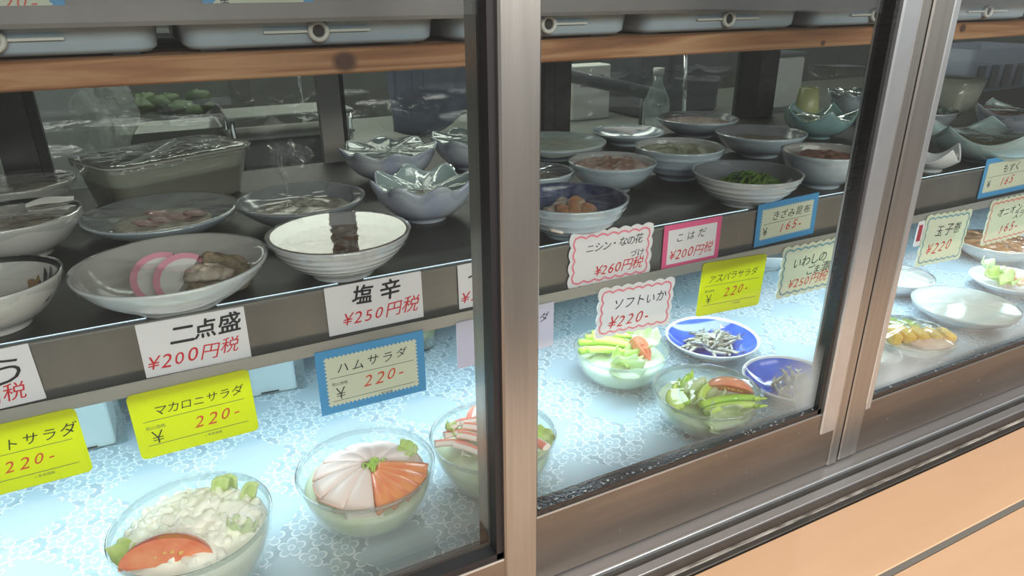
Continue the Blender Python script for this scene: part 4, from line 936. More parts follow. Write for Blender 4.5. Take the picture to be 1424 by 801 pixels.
wedge('tomato_wedge', 'upright tomato wedge on the back asparagus salad', a1.at(0.012, -0.026, 0.053), 0.017, 0.8, (radians(78), radians(52), radians(-32)), ('pale tomato', 'pale tomato', 'tomato flesh'), length=1.15)
leaf('lettuce_leaf', 'pale lettuce leaf right of the upright tomato wedge', 'pale lettuce', a1.at(0.036, -0.004, 0.050), 0.034, 0.036, (0.2, -0.5, 0.4), seed=10)
leaf('lettuce_leaf', 'pale lettuce leaf at the front of the back asparagus salad', 'pale lettuce', a1.at(-0.018, -0.034, 0.036), 0.045, 0.03, (0.9, 0, -0.4), seed=11)
leaf('lettuce_leaf', 'green lettuce leaf under the tomato of the back asparagus salad', 'lettuce', a1.at(-0.010, -0.020, 0.038), 0.04, 0.03, (0.5, 0.1, 0), seed=12)
a2 = Bowl('glass_salad_bowl', 'clear glass bowl of asparagus salad nearest the middle door glass', 'salad bowl', 0.526, 0.048, 0.0625, 0.047, 0.0, **SG)
a2.fill('shredded_cabbage', 'pale shredded cabbage in the asparagus bowl nearest the glass', 'shredded cabbage', 0.031, 'cabbage', 0.003, 0.5, 3, 9, lumps=0.003)
for i, (dx, dy, dz, rz, ln, ti, mm) in enumerate(((0.000, -0.040, .044, -0.25, .060, 0, 'asparagus pale'), (0.004, -0.031, .047, -0.25, .066, 0, 'asparagus'), (-0.020, 0.010, .048, 0.85, .050, -.15, 'asparagus'), (-0.036, 0.006, .046, 1.0, .044, -.1, 'asparagus pale'), (-0.046, 0.002, .045, 1.1, .034, -.1, 'asparagus pale'), (-0.006, -0.008, .047, 0.6, .046, -.1, 'asparagus pale'))):
    spear(a2.at(dx, dy, dz), rz, ln, ['pale asparagus spear along the front rim of the salad nearest the glass', 'asparagus spear lying behind the front one, salad nearest the glass', 'bright asparagus spear slanting up at the middle, salad nearest the glass', 'pale curved asparagus spear on the left, salad nearest the glass', 'green asparagus spear at the far left rim, salad nearest the glass', 'pale asparagus spear below the tomato, salad nearest the glass'][i], mm, 0.006, 0.0046, ti)
wedge('tomato_wedge', 'tomato wedge lying skin up on the asparagus salad nearest the glass', a2.at(0.024, -0.012, 0.044), 0.018, 0.9, (radians(165), radians(4), radians(-40)), ('pale tomato', 'tomato flesh', 'tomato seed'), length=1.55)
leaf('lettuce_leaf', 'pale leaf in the middle of the asparagus salad nearest the glass', 'pale lettuce', a2.at(-0.012, -0.004, 0.037), 0.045, 0.04, (0.15, 0.1, 0.3), seed=14)
leaf('lettuce_leaf', 'pale leaf pressed against the front of the bowl nearest the glass', 'pale lettuce', a2.at(-0.012, -0.036, 0.030), 0.05, 0.03, (1.0, 0, -0.2), seed=15)
a2.film('calm film', -0.004, 0.0003, 0.006, 51)

def fish(loc, rot, ln, label, group, pale, first={}):
    key = pale
    if key not in first:
        t = thing('small_fish', label, 'fish', loc, 0, group)
        pts = []; rr = []
        for s in range(11):
            q = s / 10; pts.append((ln * (q - .5), 0.10 * ln * sin(pi * q), 0)); rr.append(ln * 0.085 * max(0.16, sin(pi * min(1, 0.12 + q * 0.88)) ** 0.7))
        MB().tube(pts, rr, 8).build('fish_body', 'fish pale' if pale else 'fish silver', t)
        x = ln * 0.5
        MB().add([(x - .002, 0, 0), (x + .007, 0.0008, 0.005), (x + .004, 0, 0), (x + .007, -0.0008, -0.005)], [(0, 1, 2), (0, 2, 3)]).build('tail_fin', 'fish silver', t)
        MB().blob((-ln * 0.40, 0.004, 0.0016), 0.0008, 0.0008, 0.0008, 0, 6).blob((-ln * 0.40, 0.0035, -0.0016), 0.0008, 0.0008, 0.0008, 0, 6).build('eye', 'black line', t)
        first[key] = t
    else:
        src = first[key]; t = src.copy(); COL.objects.link(t); t.location = loc
        for ch in src.children:
            c = ch.copy(); COL.objects.link(c); c.parent = t
        t['label'] = label; t['group'] = group
    t.rotation_euler = rot; return t
f1 = Bowl('serving_plate', 'round cobalt blue plate with a white underside behind the salads, full of small fish', 'plate', 0.658, 0.184, 0.066, 0.026, 0.0, k=0.5, lam=0.35, mats=('white glaze', 'cobalt glaze'), rim='white glaze')
rnd = random.Random(21)
for i in range(46):
    q = sqrt(rnd.uniform(0, 1)); a = rnd.uniform(0, 2 * pi); x, y = 0.036 * q * cos(a), 0.030 * q * sin(a)
    fish(f1.at(x, y, 0.0125 + 0.014 * (1 - q * q) * rnd.uniform(.5, 1)), (rnd.uniform(0, 6), rnd.uniform(-.25, .25), rnd.gauss(0.2, 0.75)), 0.034, 'silver grey small fish heaped on the full cobalt plate behind the salads', 'small fish on the back cobalt plate', i % 3 != 0)
f2 = Bowl('serving_plate', 'cobalt blue plate beside the fogged glass, holding a small heap of fish', 'plate', 0.668, 0.052, 0.058, 0.024, 0.0, k=0.5, lam=0.35, mats=('white glaze', 'cobalt glaze'), rim='white glaze')
for i in range(30):
    q = sqrt(rnd.uniform(0, 1)); a = rnd.uniform(0, 2 * pi); x, y = 0.006 + 0.026 * q * cos(a), -0.008 + 0.026 * q * sin(a)
    fish(f2.at(x, y, 0.0115 + 0.014 * (1 - q * q) * rnd.uniform(.5, 1)), (rnd.uniform(0, 6), rnd.uniform(-.3, .3), rnd.gauss(0.9, 0.45)), 0.034, 'silver grey small fish on the cobalt plate beside the fogged glass', 'small fish on the front cobalt plate', i % 3 != 0)

# far door, lower shelf
wb = Bowl('serving_bowl', 'small white bowl of white food behind the far stile, below the teal scalloped card', 'bowl', 1.090, 0.208, 0.056, 0.030, 0.0, k=0.5, lam=0.6)
wb.fill('white_salad', 'white food in the small bowl behind the far stile', 'side dish', 0.024, 'tofu', 0.004, 0.1, 3, 1); wb.film('film', -0.002, 0.0006, 0.007, 61)
bd = Bowl('serving_plate', 'wide white dish of white food with milky film, largest in the far door', 'plate', 1.075, 0.082, 0.074, 0.028, 0.0, k=0.55, lam=0.4)
bd.fill('white_tofu_dish', 'white food under milky film on the widest white dish', 'tofu', 0.0265, 'tofu', 0.003, 0.1, 3, 2); bd.film('milky film', -0.004, 0.0002, 0.006, 62)
eg = Bowl('glass_salad_bowl', 'clear dish of rolled egg and cucumber just right of the far stile', 'salad bowl', 0.905, 0.056, 0.060, 0.030, 0.0, **SG)
eg.fill('white_base', 'white bed under the rolled egg', 'side dish', 0.018, 'tofu', 0.003, 0.2, 3, 3)
for i in range(5):
    o = MB().box(-0.020, 0.016, -0.0075, 0.0075, 0, 0.016, 0, 0.003).build('rolled_egg_piece', 'egg yellow', None, eg.at(-0.024 + 0.0155 * i, 0.010 - 0.0095 * i, 0.021), (0.12, 0.03 * i, 1.02))
    tag(o, ordn[i] + ' yellow rolled egg piece counted from the far stile', 'rolled egg', 'rolled egg pieces')
for i in range(3):
    o = MB().lathe([(0, -.002, 0), (.0125, -.002, 0), (.0135, 0, 0), (.0125, .002, 0), (0, .002, 0)], 28).build('cucumber_slice', 'cucumber', None, eg.at(-0.012 + 0.019 * i, 0.036 - 0.011 * i, 0.034 - 0.001 * i), (0.3, 0.1, 0.4 * i))
    tag(o, ordn[i] + ' green cucumber slice behind the rolled egg, counted from the far stile', 'cucumber slice', 'cucumber slices behind the rolled egg')
o = MB().blob((0, 0, 0), 0.030, 0.012, 0.008, 0, 18, nz=0.25, seed=3).build('pale_prawn_topping', 'prawn', None, eg.at(0.004, -0.034, 0.026), (0, 0, -0.5)); tag(o, 'pale pink topping in front of the rolled egg', 'topping', None, 'stuff')
eg.film('film', -0.012, 0.0008, 0.008, 63)
sb = Bowl('serving_bowl', 'small white bowl in the far door corner, partly behind the far stile', 'bowl', 0.822, 0.046, 0.034, 0.026, 0.0, k=0.5, lam=0.7)
sb.fill('white_dressing', 'white food in the small corner bowl', 'side dish', 0.019, 'tofu', 0.002, 0.1, 3, 2)
pr = Bowl('serving_plate', 'white plate with prawns and green leaves at the right picture edge', 'plate', 1.262, 0.120, 0.062, 0.022, 0.0, k=0.55, lam=0.4)
for i, (dx, dy, rz) in enumerate(((-0.006, -0.012, 0.3), (0.014, -0.002, 0.6), (0.030, 0.010, 0.9), (0.006, -0.026, 0.1))):
    t = thing('prawn', ordn[i] + ' peeled prawn on the plate at the right edge, counted along the row', 'prawn', pr.at(dx, dy, 0.022), rz, 'prawns on the white plate')
    MB().tube([(0.013 * cos(.5 * s), 0.013 * sin(.5 * s), 0.003 * sin(s)) for s in range(7)], [.002, .0045, .0058, .006, .0052, .004, .0022], 10).build('prawn_body', 'prawn', t)
    MB().add([(0.011, -.002, 0), (0.016, -.009, .002), (0.010, -.010, 0), (0.020, -.005, -.001)], [(0, 2, 1), (0, 1, 3)]).build('tail_fan', 'crab red', t)
leaf('lettuce_leaf', 'green leaf at the left of the prawn plate', 'lettuce', pr.at(-0.030, 0.004, 0.024), 0.04, 0.05, (0.2, -0.3, 0.9), seed=20)
leaf('lettuce_leaf', 'pale leaf behind the prawns on the white plate', 'pale lettuce', pr.at(-0.006, 0.026, 0.025), 0.04, 0.05, (0.3, 0.2, 0.2), seed=21)
bb = Bowl('serving_bowl', 'brown bowl of glazed brown food under crinkled film at the right edge', 'bowl', 1.395, 0.225, 0.070, 0.036, 0.0, k=0.5, lam=0.6, mats=('warm glaze', 'glazed brown'))
bb.fill('glazed_brown_dish', 'glazed brown food in the bowl at the right edge', 'side dish', 0.028, 'glazed brown', 0.006, 0.5, 4, 2); bb.film('wrinkled film', -0.004, 0.0014, 0.008, 64)
gp = Bowl('serving_bowl', 'white bowl of leafy greens behind the teal scalloped card by the far stile', 'bowl', 0.985, 0.405, 0.060, 0.036, 0.0, k=0.5, lam=0.6)
for i in range(5):
    leaf('spinach_leaf', 'dark green leaf standing in the bowl behind the yellow asparagus card', 'greens', gp.at(-0.024 + 0.012 * i, 0.004 * (i % 2), 0.040), 0.03, 0.05, (0.5, 0.3 * (i - 2), 0.7 * i), seed=30 + i, group='dark leaves behind the yellow asparagus card')

# pale boxes standing behind the price cards
def clear_box(x, y, wx, wy, hz, rz, label):
    t = thing('food_box', label, 'box', (x, y, 0), rz)
    MB().box(-wx, wx, -wy, wy, 0, hz, bev=0.002).build('box_body', 'case white', t)
    MB().box(-wx - 0.001, wx + 0.013, -wy - 0.003, wy + 0.003, 0, hz + 0.004, bev=0.002).build('clear_cover', 'box clear', t)
    MB().box(-wx * 0.6, wx * 0.2, -wy - 0.0035, -wy - 0.0031, 0.004, 0.006).build('dark_slot', 'hole dark', t)
clear_box(-0.126, 0.360, 0.0225, 0.03, 0.085, 0.0, 'white box with clear cover between the two yellow cards')
clear_box(0.083, 0.390, 0.028, 0.03, 0.075, -0.1, 'white box with clear cover between the yellow and blue cards')
gc = thing('glass_cup', 'clear glass cup behind the right end of the blue zigzag card', 'cup', (0.292, 0.40, 0))
MB().lathe([(0, 0, 0), (.024, 0, 0), (.026, .003, 0), (.031, .06, 1), (.0295, .06, 1), (.0245, .004, 0), (0, .003, 0)], 40).build('cup_body', 'salad glass', gc)
MB().lathe([(0, .0035, 0), (.0243, .0045, 0), (.0275, .035, 1), (0, .036, 1)], 30).build('green_contents', 'olive simmer', gc)

# ------------------------------------------------------------------ price cards
def outline_round(w_, h_, r, n=5):
    return [(x, y) for x, y, _ in rrect(-w_ / 2, w_ / 2, -h_ / 2, h_, r, 0, n)] if False else [(x, y) for x, y, _ in rrect(-w_ / 2, w_ / 2, -h_ / 2, h_ / 2, r, 0, n)]
def outline_wave(w_, h_, amp, nx, ny, k=6):
    pts = []
    for (x0, y0, x1, y1, n) in ((-w_ / 2, -h_ / 2, w_ / 2, -h_ / 2, nx), (w_ / 2, -h_ / 2, w_ / 2, h_ / 2, ny), (w_ / 2, h_ / 2, -w_ / 2, h_ / 2, nx), (-w_ / 2, h_ / 2, -w_ / 2, -h_ / 2, ny)):
        L_ = hypot(x1 - x0, y1 - y0); nxn, nyn = (y1 - y0) / L_, -(x1 - x0) / L_
        for i in range(n * k):
            s = i / (n * k); d = amp * (abs(sin(pi * s * n)) - 0.6) 
            pts.append((x0 + (x1 - x0) * s + nxn * d, y0 + (y1 - y0) * s + nyn * d))
    return pts
def outline_zig(w_, h_, amp, pitch):
    pts = []
    for (x0, y0, x1, y1) in ((-w_ / 2, -h_ / 2, w_ / 2, -h_ / 2), (w_ / 2, -h_ / 2, w_ / 2, h_ / 2), (w_ / 2, h_ / 2, -w_ / 2, h_ / 2), (-w_ / 2, h_ / 2, -w_ / 2, -h_ / 2)):
        L_ = hypot(x1 - x0, y1 - y0); n = max(3, round(L_ / pitch)); nxn, nyn = (y1 - y0) / L_, -(x1 - x0) / L_
        for i in range(n * 2):
            s = i / (n * 2); d = amp if i % 2 else -amp
            pts.append((x0 + (x1 - x0) * s + nxn * d, y0 + (y1 - y0) * s + nyn * d))
    return pts
def slab(pts, y0, y1):
    n = len(pts); mb = MB()
    return mb.add([(x, y0, z) for x, z in pts] + [(x, y1, z) for x, z in pts], [tuple(range(n)), tuple(range(2 * n - 1, n - 1, -1))] + [(i, i + n, (i + 1) % n + n, (i + 1) % n) for i in range(n)])
def ribbon(pts, wd, y):
    """closed line of given width on the card face"""
    n = len(pts); a = []; b = []
    for i in range(n):
        p, q = pts[i - 1], pts[(i + 1) % n]; tx, tz = q[0] - p[0], q[1] - p[1]; l = hypot(tx, tz) or 1
        nx, nz = tz / l, -tx / l
        a.append((pts[i][0] + nx * wd / 2, y, pts[i][1] + nz * wd / 2)); b.append((pts[i][0] - nx * wd / 2, y, pts[i][1] - nz * wd / 2))
    return MB().add(a + b, [(i, (i + 1) % n, (i + 1) % n + n, i + n) for i in range(n)])
_dg = None
def glyph(ch, bold):
    cu = bpy.data.curves.new('g', 'FONT'); cu.body = ch; cu.offset = bold; cu.resolution_u = 3
    o = bpy.data.objects.new('g', cu); COL.objects.link(o)
    dg = bpy.context.evaluated_depsgraph_get(); dg.update()
    me = bpy.data.meshes.new_from_object(o.evaluated_get(dg))
    vs = [(v.co.x, v.co.y) for v in me.vertices]; fs = [tuple(p.vertices) for p in me.polygons]
    bpy.data.objects.remove(o); bpy.data.curves.remove(cu); bpy.data.meshes.remove(me)
    return vs, fs
_G = {}
def write(parent, text, x, z, size, matn, adv=1.0, rise=0.0, shear=0.18, bold=0.0, name='lettering', y=-0.0011, jit=0.05, seed=0, sx=1.0, heavy=0.0):
    rn = random.Random(hash(text) % 1000 if False else sum(map(ord, text)) + seed); mb = MB(); cx_ = 0.0
    for ch in text:
        wide = ord(ch) > 0x2E80
        if ch == ' ': cx_ += 0.5 * adv; continue
        if (ch, bold) not in _G: _G[(ch, bold)] = glyph(ch, bold)
        vs, fs = _G[(ch, bold)]
        s = size * (1 + rn.uniform(-jit, jit) * 1.6); a = rn.uniform(-jit, jit) * 1.4; dz = rn.uniform(-jit, jit) * size
        pts = []
        for px, pz in vs:
            px2 = (px - 0.5 * (1 if wide else .6)) ; pz2 = pz - 0.35
            qx = px2 * cos(a) - pz2 * sin(a); qz = px2 * sin(a) + pz2 * cos(a)
            qx += shear * qz
            pts.append((x + (cx_ * size + (qx + 0.5 * (1 if wide else .6)) * s * sx), y, z + qz * s + dz + rise * cx_ * size))
        for hx, hz in (((0, 0),) if not heavy else ((-1, 0), (1, 0), (0, 1), (0, -1), (0, 0))):
            mb.add([(p[0] + hx * heavy * size, p[1] - 0.00002 * (hx + 2 * hz), p[2] + hz * heavy * size) for p in pts], fs)
        cx_ += (1.0 if wide else 0.62) * adv * sx
    return mb.build(name, matn, parent)
def rule(parent, x0, x1, z0, z1, wd, matn='grey ink', name='printed_rule', y=-0.0010):
    return MB().add([(x0, y, z0 - wd / 2), (x1, y, z1 - wd / 2), (x1, y, z1 + wd / 2), (x0, y, z0 + wd / 2)], [(0, 1, 2, 3)]).build(name, matn, parent)
def card(label, x, z, y, w_, h_, rot, style, name='price_card', tilt=0.0, yaw=0.0):
    t = thing(name, label, 'price card', (x, y, z)); t.rotation_euler = (tilt, -radians(rot), yaw)
    if style == 'white': slab(outline_round(w_, h_, 0.0004, 1), -0.0007, 0).build('card', 'white card', t)
    if style == 'lilac': slab(outline_round(w_, h_, 0.0004, 1), -0.0007, 0).build('card', 'lilac card', t)
    if style == 'yellow': slab(outline_round(w_, h_, 0.005, 5), -0.0007, 0).build('card', 'yellow card', t)
    if style in ('rose', 'teal', 'red'):
        slab(outline_wave(w_, h_, 0.0028, max(5, round(w_ / .0155)), max(4, round(h_ / .0155))), -0.0007, 0).build('card', 'white card' if style == 'rose' else 'cream card', t)
        m = 0.0058
        ribbon(outline_wave(w_ - 2 * m, h_ - 2 * m, 0.0026, max(5, round(w_ / .0155)), max(4, round(h_ / .0155))), 0.0024, -0.0009).build('scalloped_border', style + ' print', t)
    if style == 'stamp':
        slab(outline_round(w_, h_, 0.0004, 1), -0.0007, 0).build('zigzag_border', 'blue print', t)
        slab(outline_zig(w_ - 0.017, h_ - 0.017, 0.0011, 0.0042), -0.0009, -0.00072).build('card', 'cream card', t)
    if style == 'pinkframe':
        slab(outline_round(w_, h_, 0.0004, 1), -0.0007, 0).build('pink_border', 'pink print', t)
        slab(outline_round(w_ - 0.014, h_ - 0.014, 0.0003, 1), -0.0009, -0.00072).build('card', 'white card', t)
    return t
def form(t, w_, h_, m=0.008):
    """the printed form of the yellow and zigzag cards: two rules, small print, yen sign"""
    rule(t, -w_ / 2 + m, w_ / 2 - m, 0.004, 0.004, 0.0006)
    rule(t, -w_ / 2 + m, w_ / 2 - m, -h_ * 0.31, -h_ * 0.31, 0.0006)
    write(t, '税込価格', -w_ / 2 + m + .001, -0.0030, 0.0040, 'grey ink', name='small_print', shear=0, jit=0)
    write(t, '(本体価格', 0.004, -h_ * 0.31 - .0036, 0.0032, 'grey ink', name='small_print', shear=0, jit=0)
    write(t, '¥', -w_ / 2 + m + .004, -h_ * 0.17 - 0.002, 0.0185, 'black ink', name='yen_sign', shear=0.0, jit=0, bold=-0.012)
YL, YH = 0.1464, 0.1358
t = card('white card with red price cut off by the left picture edge', -0.155, 0.193, YL, 0.068, 0.052, 1.5, 'white')
write(t, 'う', -0.002, 0.006, 0.026, 'black ink', bold=0.0, sx=1.2); write(t, '円税', -0.012, -0.014, 0.018, 'red ink', rise=0.03)
t = card('yellow price card cut off by the left picture edge, price 220 in orange', -0.147, 0.126, YH, 0.092, 0.065, 0.5, 'yellow'); form(t, .092, .065)
write(t, 'トサラダ', -0.010, 0.0125, 0.0128, 'black ink', adv=1.05, rise=0.03); write(t, '220-', -0.014, -0.0085, 0.0150, 'orange ink', adv=1.15, rise=0.05, shear=0.35)
t = card('white card on the shelf lip with three bold black characters and price 200', 0.0, 0.192, YL, 0.089, 0.052, -0.5, 'white')
write(t, '二点盛', -0.020, 0.010, 0.0205, 'black ink', adv=0.98, rise=0.06, heavy=0.02); write(t, '¥200円税', -0.041, -0.0125, 0.0178, 'red ink', adv=0.98, rise=0.04, shear=0.3)
t = card('whole yellow price card hanging above the macaroni salad, price 220', -0.012, 0.1255, YH, 0.102, 0.067, 0.6, 'yellow'); form(t, .102, .067)
write(t, 'マカロニサラダ', -0.033, 0.0125, 0.0112, 'black ink', adv=0.98, rise=0.03); write(t, '220-', -0.002, -0.0085, 0.0165, 'orange ink', adv=1.12, rise=0.05, shear=0.35)
t = card('white card on the shelf lip with two bold black characters and price 250', 0.167, 0.195, YL, 0.098, 0.051, 0.1, 'white')
write(t, '塩辛', -0.023, 0.011, 0.022, 'black ink', adv=1.25, rise=0.05, heavy=0.02); write(t, '¥250円税', -0.034, -0.011, 0.0178, 'red ink', adv=0.98, rise=0.03, shear=0.3)
t = card('blue zigzag bordered card hanging above the ham salad, price 220', 0.155, 0.1245, YH, 0.111, 0.071, -0.2, 'stamp'); form(t, .111, .071, .012)
write(t, 'ハムサラダ', -0.036, 0.0135, 0.0125, 'black ink', adv=1.22, rise=0.03); write(t, '220-', -0.010, -0.0075, 0.0180, 'orange ink', adv=1.10, rise=0.05, shear=0.35)
t = card('white card on the shelf lip, right half hidden behind the dividing stile', 0.292, 0.1945, YL, 0.072, 0.050, 0.3, 'white')
write(t, 'イカ', -0.026, 0.009, 0.020, 'black ink', bold=0.010); write(t, '¥250', -0.033, -0.012, 0.018, 'red ink', shear=0.3)
t = card('lilac white card below the shelf lip behind the dividing stile', 0.307, 0.132, YH, 0.119, 0.055, 0.0, 'lilac')
write(t, 'カニサラダ', -0.012, 0.010, 0.0125, 'black ink', adv=1.05, rise=0.02)
t = card('rose scalloped card on the shelf lip before the cobalt bowl, price 260', 0.449, 0.197, 0.1462, 0.115, 0.066, -1.6, 'rose')
write(t, 'ニシン・なの花', -0.036, 0.0125, 0.0118, 'black ink', adv=0.95, rise=0.05); write(t, 'づけ', 0.026, -0.0015, 0.0105, 'black ink'); write(t, '¥260円税', -0.022, -0.016, 0.0165, 'red ink', adv=0.92, rise=0.04, shear=0.3)
t = card('straight edged pink bordered card on the shelf lip, price 200', 0.569, 0.192, YL, 0.090, 0.058, 0.0, 'pinkframe')
write(t, 'こはだ', -0.026, 0.011, 0.0125, 'black ink', adv=1.35, rise=0.04); write(t, '¥200円税', -0.034, -0.0105, 0.0165, 'red ink', adv=0.93, rise=0.02, shear=0.3)
t = card('blue zigzag bordered card on the lip below the green boiled greens', 0.729, 0.199, YL, 0.109, 0.058, 1.5, 'stamp')
write(t, 'きざみ昆布', -0.028, 0.0085, 0.0135, 'black ink', adv=1.05, rise=0.02); rule(t, -0.042, 0.042, 0.0, 0.0, 0.0006); write(t, '¥', -0.042, -0.011, 0.0165, 'black ink', name='yen_sign', shear=0); write(t, '165-', -0.012, -0.009, 0.0170, 'red ink', adv=1.1, rise=0.05, shear=0.35)
t = card('rose scalloped card hanging above the back asparagus salad, price 220', 0.481, 0.128, YH, 0.111, 0.064, -2.8, 'rose')
write(t, 'ソフトいか', -0.034, 0.008, 0.0155, 'black ink', adv=1.02, rise=0.02); write(t, '¥220-', -0.038, -0.014, 0.0205, 'red ink', adv=1.05, rise=0.05, shear=0.35)
t = card('yellow card hanging above the cobalt plate of fish, price 220', 0.634, 0.1275, YH, 0.109, 0.073, -2.8, 'yellow'); form(t, .109, .073)
write(t, 'アスパラサラダ', -0.042, 0.0125, 0.0120, 'black ink', adv=1.0, rise=0.03); write(t, '220-', -0.012, -0.0085, 0.0175, 'orange ink', adv=1.10, rise=0.05, shear=0.35)
t = card('teal scalloped card left of the far stile, price 250', 0.787, 0.1255, YH, 0.136, 0.074, -1.0, 'teal')
write(t, 'いわしの', -0.046, 0.011, 0.0170, 'black ink', adv=0.95, rise=0.03); write(t, 'ごま漬け', -0.018, -0.004, 0.0150, 'black ink', adv=0.95, rise=0.03); write(t, '¥250円税', -0.048, -0.019, 0.0175, 'red ink', adv=0.95, rise=0.03, shear=0.3)
t = card('teal scalloped card right of the far stile, price 220', 1.070, 0.122, YH, 0.112, 0.082, -2.6, 'teal')
write(t, '玉子巻', -0.026, 0.013, 0.020, 'black ink', adv=1.1, rise=0.04); write(t, '¥220', -0.038, -0.015, 0.0235, 'red ink', adv=1.1, rise=0.05, shear=0.35)
t = card('red scalloped card below the lip at the right picture edge', 1.250, 0.129, YH, 0.150, 0.076, 0.3, 'red')
write(t, 'オニオン', -0.050, 0.014, 0.0165, 'black ink', rise=0.03); write(t, 'スライス', -0.004, 0.003, 0.0155, 'black ink', rise=0.03); write(t, '165-', -0.034, -0.016, 0.022, 'red ink', adv=1.1, rise=0.05, shear=0.35)
t = card('blue zigzag bordered card on the lip before the wide petal bowl', 1.217, 0.203, YL, 0.132, 0.064, 0.3, 'stamp')
write(t, 'もずく', -0.016, 0.011, 0.0145, 'black ink', adv=1.1); rule(t, -0.052, 0.052, 0.001, 0.001, 0.0006); write(t, '¥', -0.050, -0.011, 0.0175, 'black ink', name='yen_sign', shear=0); write(t, '165', -0.014, -0.010, 0.0185, 'red ink', adv=1.1, rise=0.05, shear=0.35)
t = card('white card with dark red tape, hidden behind the teal card right of the far stile', 1.048, 0.138, 0.1368, 0.098, 0.040, -0.4, 'white')
MB().box(-0.046, -0.037, -0.0010, -0.00072, -0.012, 0.014).build('red_tape', 'price tape', t)
t = card('zigzag bordered card on the upper shelf at the left corner of the picture', -0.082, 0.4815, YL, 0.085, 0.036, 0.6, 'stamp'); write(t, '220-', -0.004, -0.006, 0.014, 'orange ink', shear=0.3)
t = card('zigzag bordered card with a yen sign on the upper shelf over the knot', 0.095, 0.4815, YL, 0.085, 0.036, 0.6, 'stamp'); write(t, '¥', -0.030, -0.006, 0.014, 'black ink', name='yen_sign', shear=0)
t = card('zigzag bordered card on the upper shelf in the middle door', 0.463, 0.4825, YL, 0.100, 0.034, 0.3, 'stamp'); write(t, '¥', -0.034, -0.006, 0.014, 'black ink', name='yen_sign', shear=0)

# ------------------------------------------------------------------ kitchen behind the case
bench = thing('kitchen_bench', 'long stainless kitchen bench behind the display case', 'bench', (0, 0, 0))
MB().box(-1.6, 5.5, 0.95, 2.2, 0.0, 0.04, bev=0.004).build('bench_top', 'bench steel', bench)
MB().box(-1.6, 5.5, 1.0, 2.15, -0.85, -0.0002).build('bench_body', 'bench steel', bench)
ap = thing('white_appliance', 'white kitchen appliance behind the back door at the upper left', 'appliance', (-0.190, 1.26, 0.04))
MB().box(-0.085, 0.105, -0.10, 0.16, 0, 0.32, bev=0.012).build('housing', 'appliance white', ap)
MB().box(-0.06, 0.08, -0.104, -0.0995, 0.03, 0.035).build('door_gap', 'hole dark', ap)
bg = MB().blob((0, 0, 0), 0.06, 0.05, 0.075, 0, 40, nz=0.22, seed=4).blob((0.03, 0.0, 0.05), 0.03, 0.035, 0.04, 0, 26, nz=0.3, seed=9).build('plastic_bag', 'bag', None, (-0.085, 1.08, 0.255), (0.2, 0, 0.4))
tag(bg, 'crumpled clear plastic bag hanging in front of the white appliance', 'bag')
MB().tube([(0, 0, 0.05), (0.005, 0.03, 0.10)], 0.003, 8).build('bag_neck', 'bag', bg)
pot = thing('greens_basket', 'dark basin of green vegetables behind the plastic tub', 'basin', (0.03, 1.61, 0.04))
MB().loft([rrect(-.13, .13, -.09, .09, .03, 0), rrect(-.15, .15, -.11, .11, .03, .155), rrect(-.14, .14, -.10, .10, .03, .155), rrect(-.12, .12, -.08, .08, .03, .01)], 0, True, True).build('basin_body', 'dark steel', pot)
g = MB(); rnd = random.Random(14)
for i in range(26): g.blob((rnd.uniform(-.10, .10), rnd.uniform(-.07, .07), rnd.uniform(.15, .19)), .034, .026, .018, 0, 10, rnd.uniform(0, 6), .3, i)
o = g.build('vegetable_pile', 'greens', None, (0.03, 1.61, 0.04)); tag(o, 'pile of green vegetables in the dark basin behind the plastic tub', 'vegetables', None, 'stuff')
tr = thing('steel_tray', 'stainless tray raised behind the plastic tub', 'tray', (0.035, 1.30, 0.04))
MB().loft([rrect(-.095, .095, -.07, .07, .015, .135), rrect(-.105, .105, -.08, .08, .018, .165), rrect(-.108, .108, -.083, .083, .018, .167), rrect(-.100, .100, -.075, .075, .016, .165), rrect(-.09, .09, -.065, .065, .012, .138)], 0, True, True).build('tray_body', 'bench steel', tr)
MB().box(-.085, .085, -.06, .06, 0, .1352, bev=.01).build('tray_stand', 'dark steel', tr)
rk = thing('steel_rack', 'low stainless rack between the plastic tub and the grey post', 'rack', (0.36, 1.36, 0.04))
for zq in (0.115, 0.165): MB().box(-.20, .10, -.06, .10, zq, zq + .008, bev=.002).build('rack_shelf', 'bench steel', rk)
for xq in (-.19, .09):
    for yq in (-.05, .09): MB().tube([(xq, yq, 0), (xq, yq, .1655)], .006, 8).build('leg', 'chrome', rk)
MB().box(-.18, .08, -.03, .09, .02, .114, bev=.01).build('dark_drawer', 'dark box', rk)
jk = MB().grid(lambda u, v: ((u - .5) * 0.34, 0.03 * sin(9 * u) + 0.02 * sin(5 * v + 6 * u), -v * 0.30 * (1 + .1 * sin(5 * u))), 30, 20).build('blue_reflection_cloth', 'stand-in cloth blue', None, (0.86, 1.75, 0.3695), (0, 0, 0.1), solid=0.004)  # stands in for a bluish figure reflected in the glass
tag(jk, 'dark blue cloth imitating a bluish reflection in the glass above the wavy bowls', 'cloth')
rl = thing('hanging_rail', 'steel rail in the kitchen holding the dark blue cloth', 'rail', (0.86, 1.75, 0.376))
MB().tube([(-.45, 0, 0), (.45, 0, 0)], 0.006, 10).build('rail_bar', 'chrome', rl)
for xq in (-.44, .44): MB().tube([(xq, 0, 0), (xq, 0, -0.336)], 0.006, 10).build('post', 'chrome', rl)
pl = thing('steel_pole', 'bright thin steel pole standing behind the bowl of brown food', 'pole', (1.352, 1.10, 0.04))
MB().tube([(-0.012, 0, 0.30), (0.0, 0, 0.14), (0.012, 0, 0.0)], 0.0055, 12).build('pole_rod', 'chrome', pl)
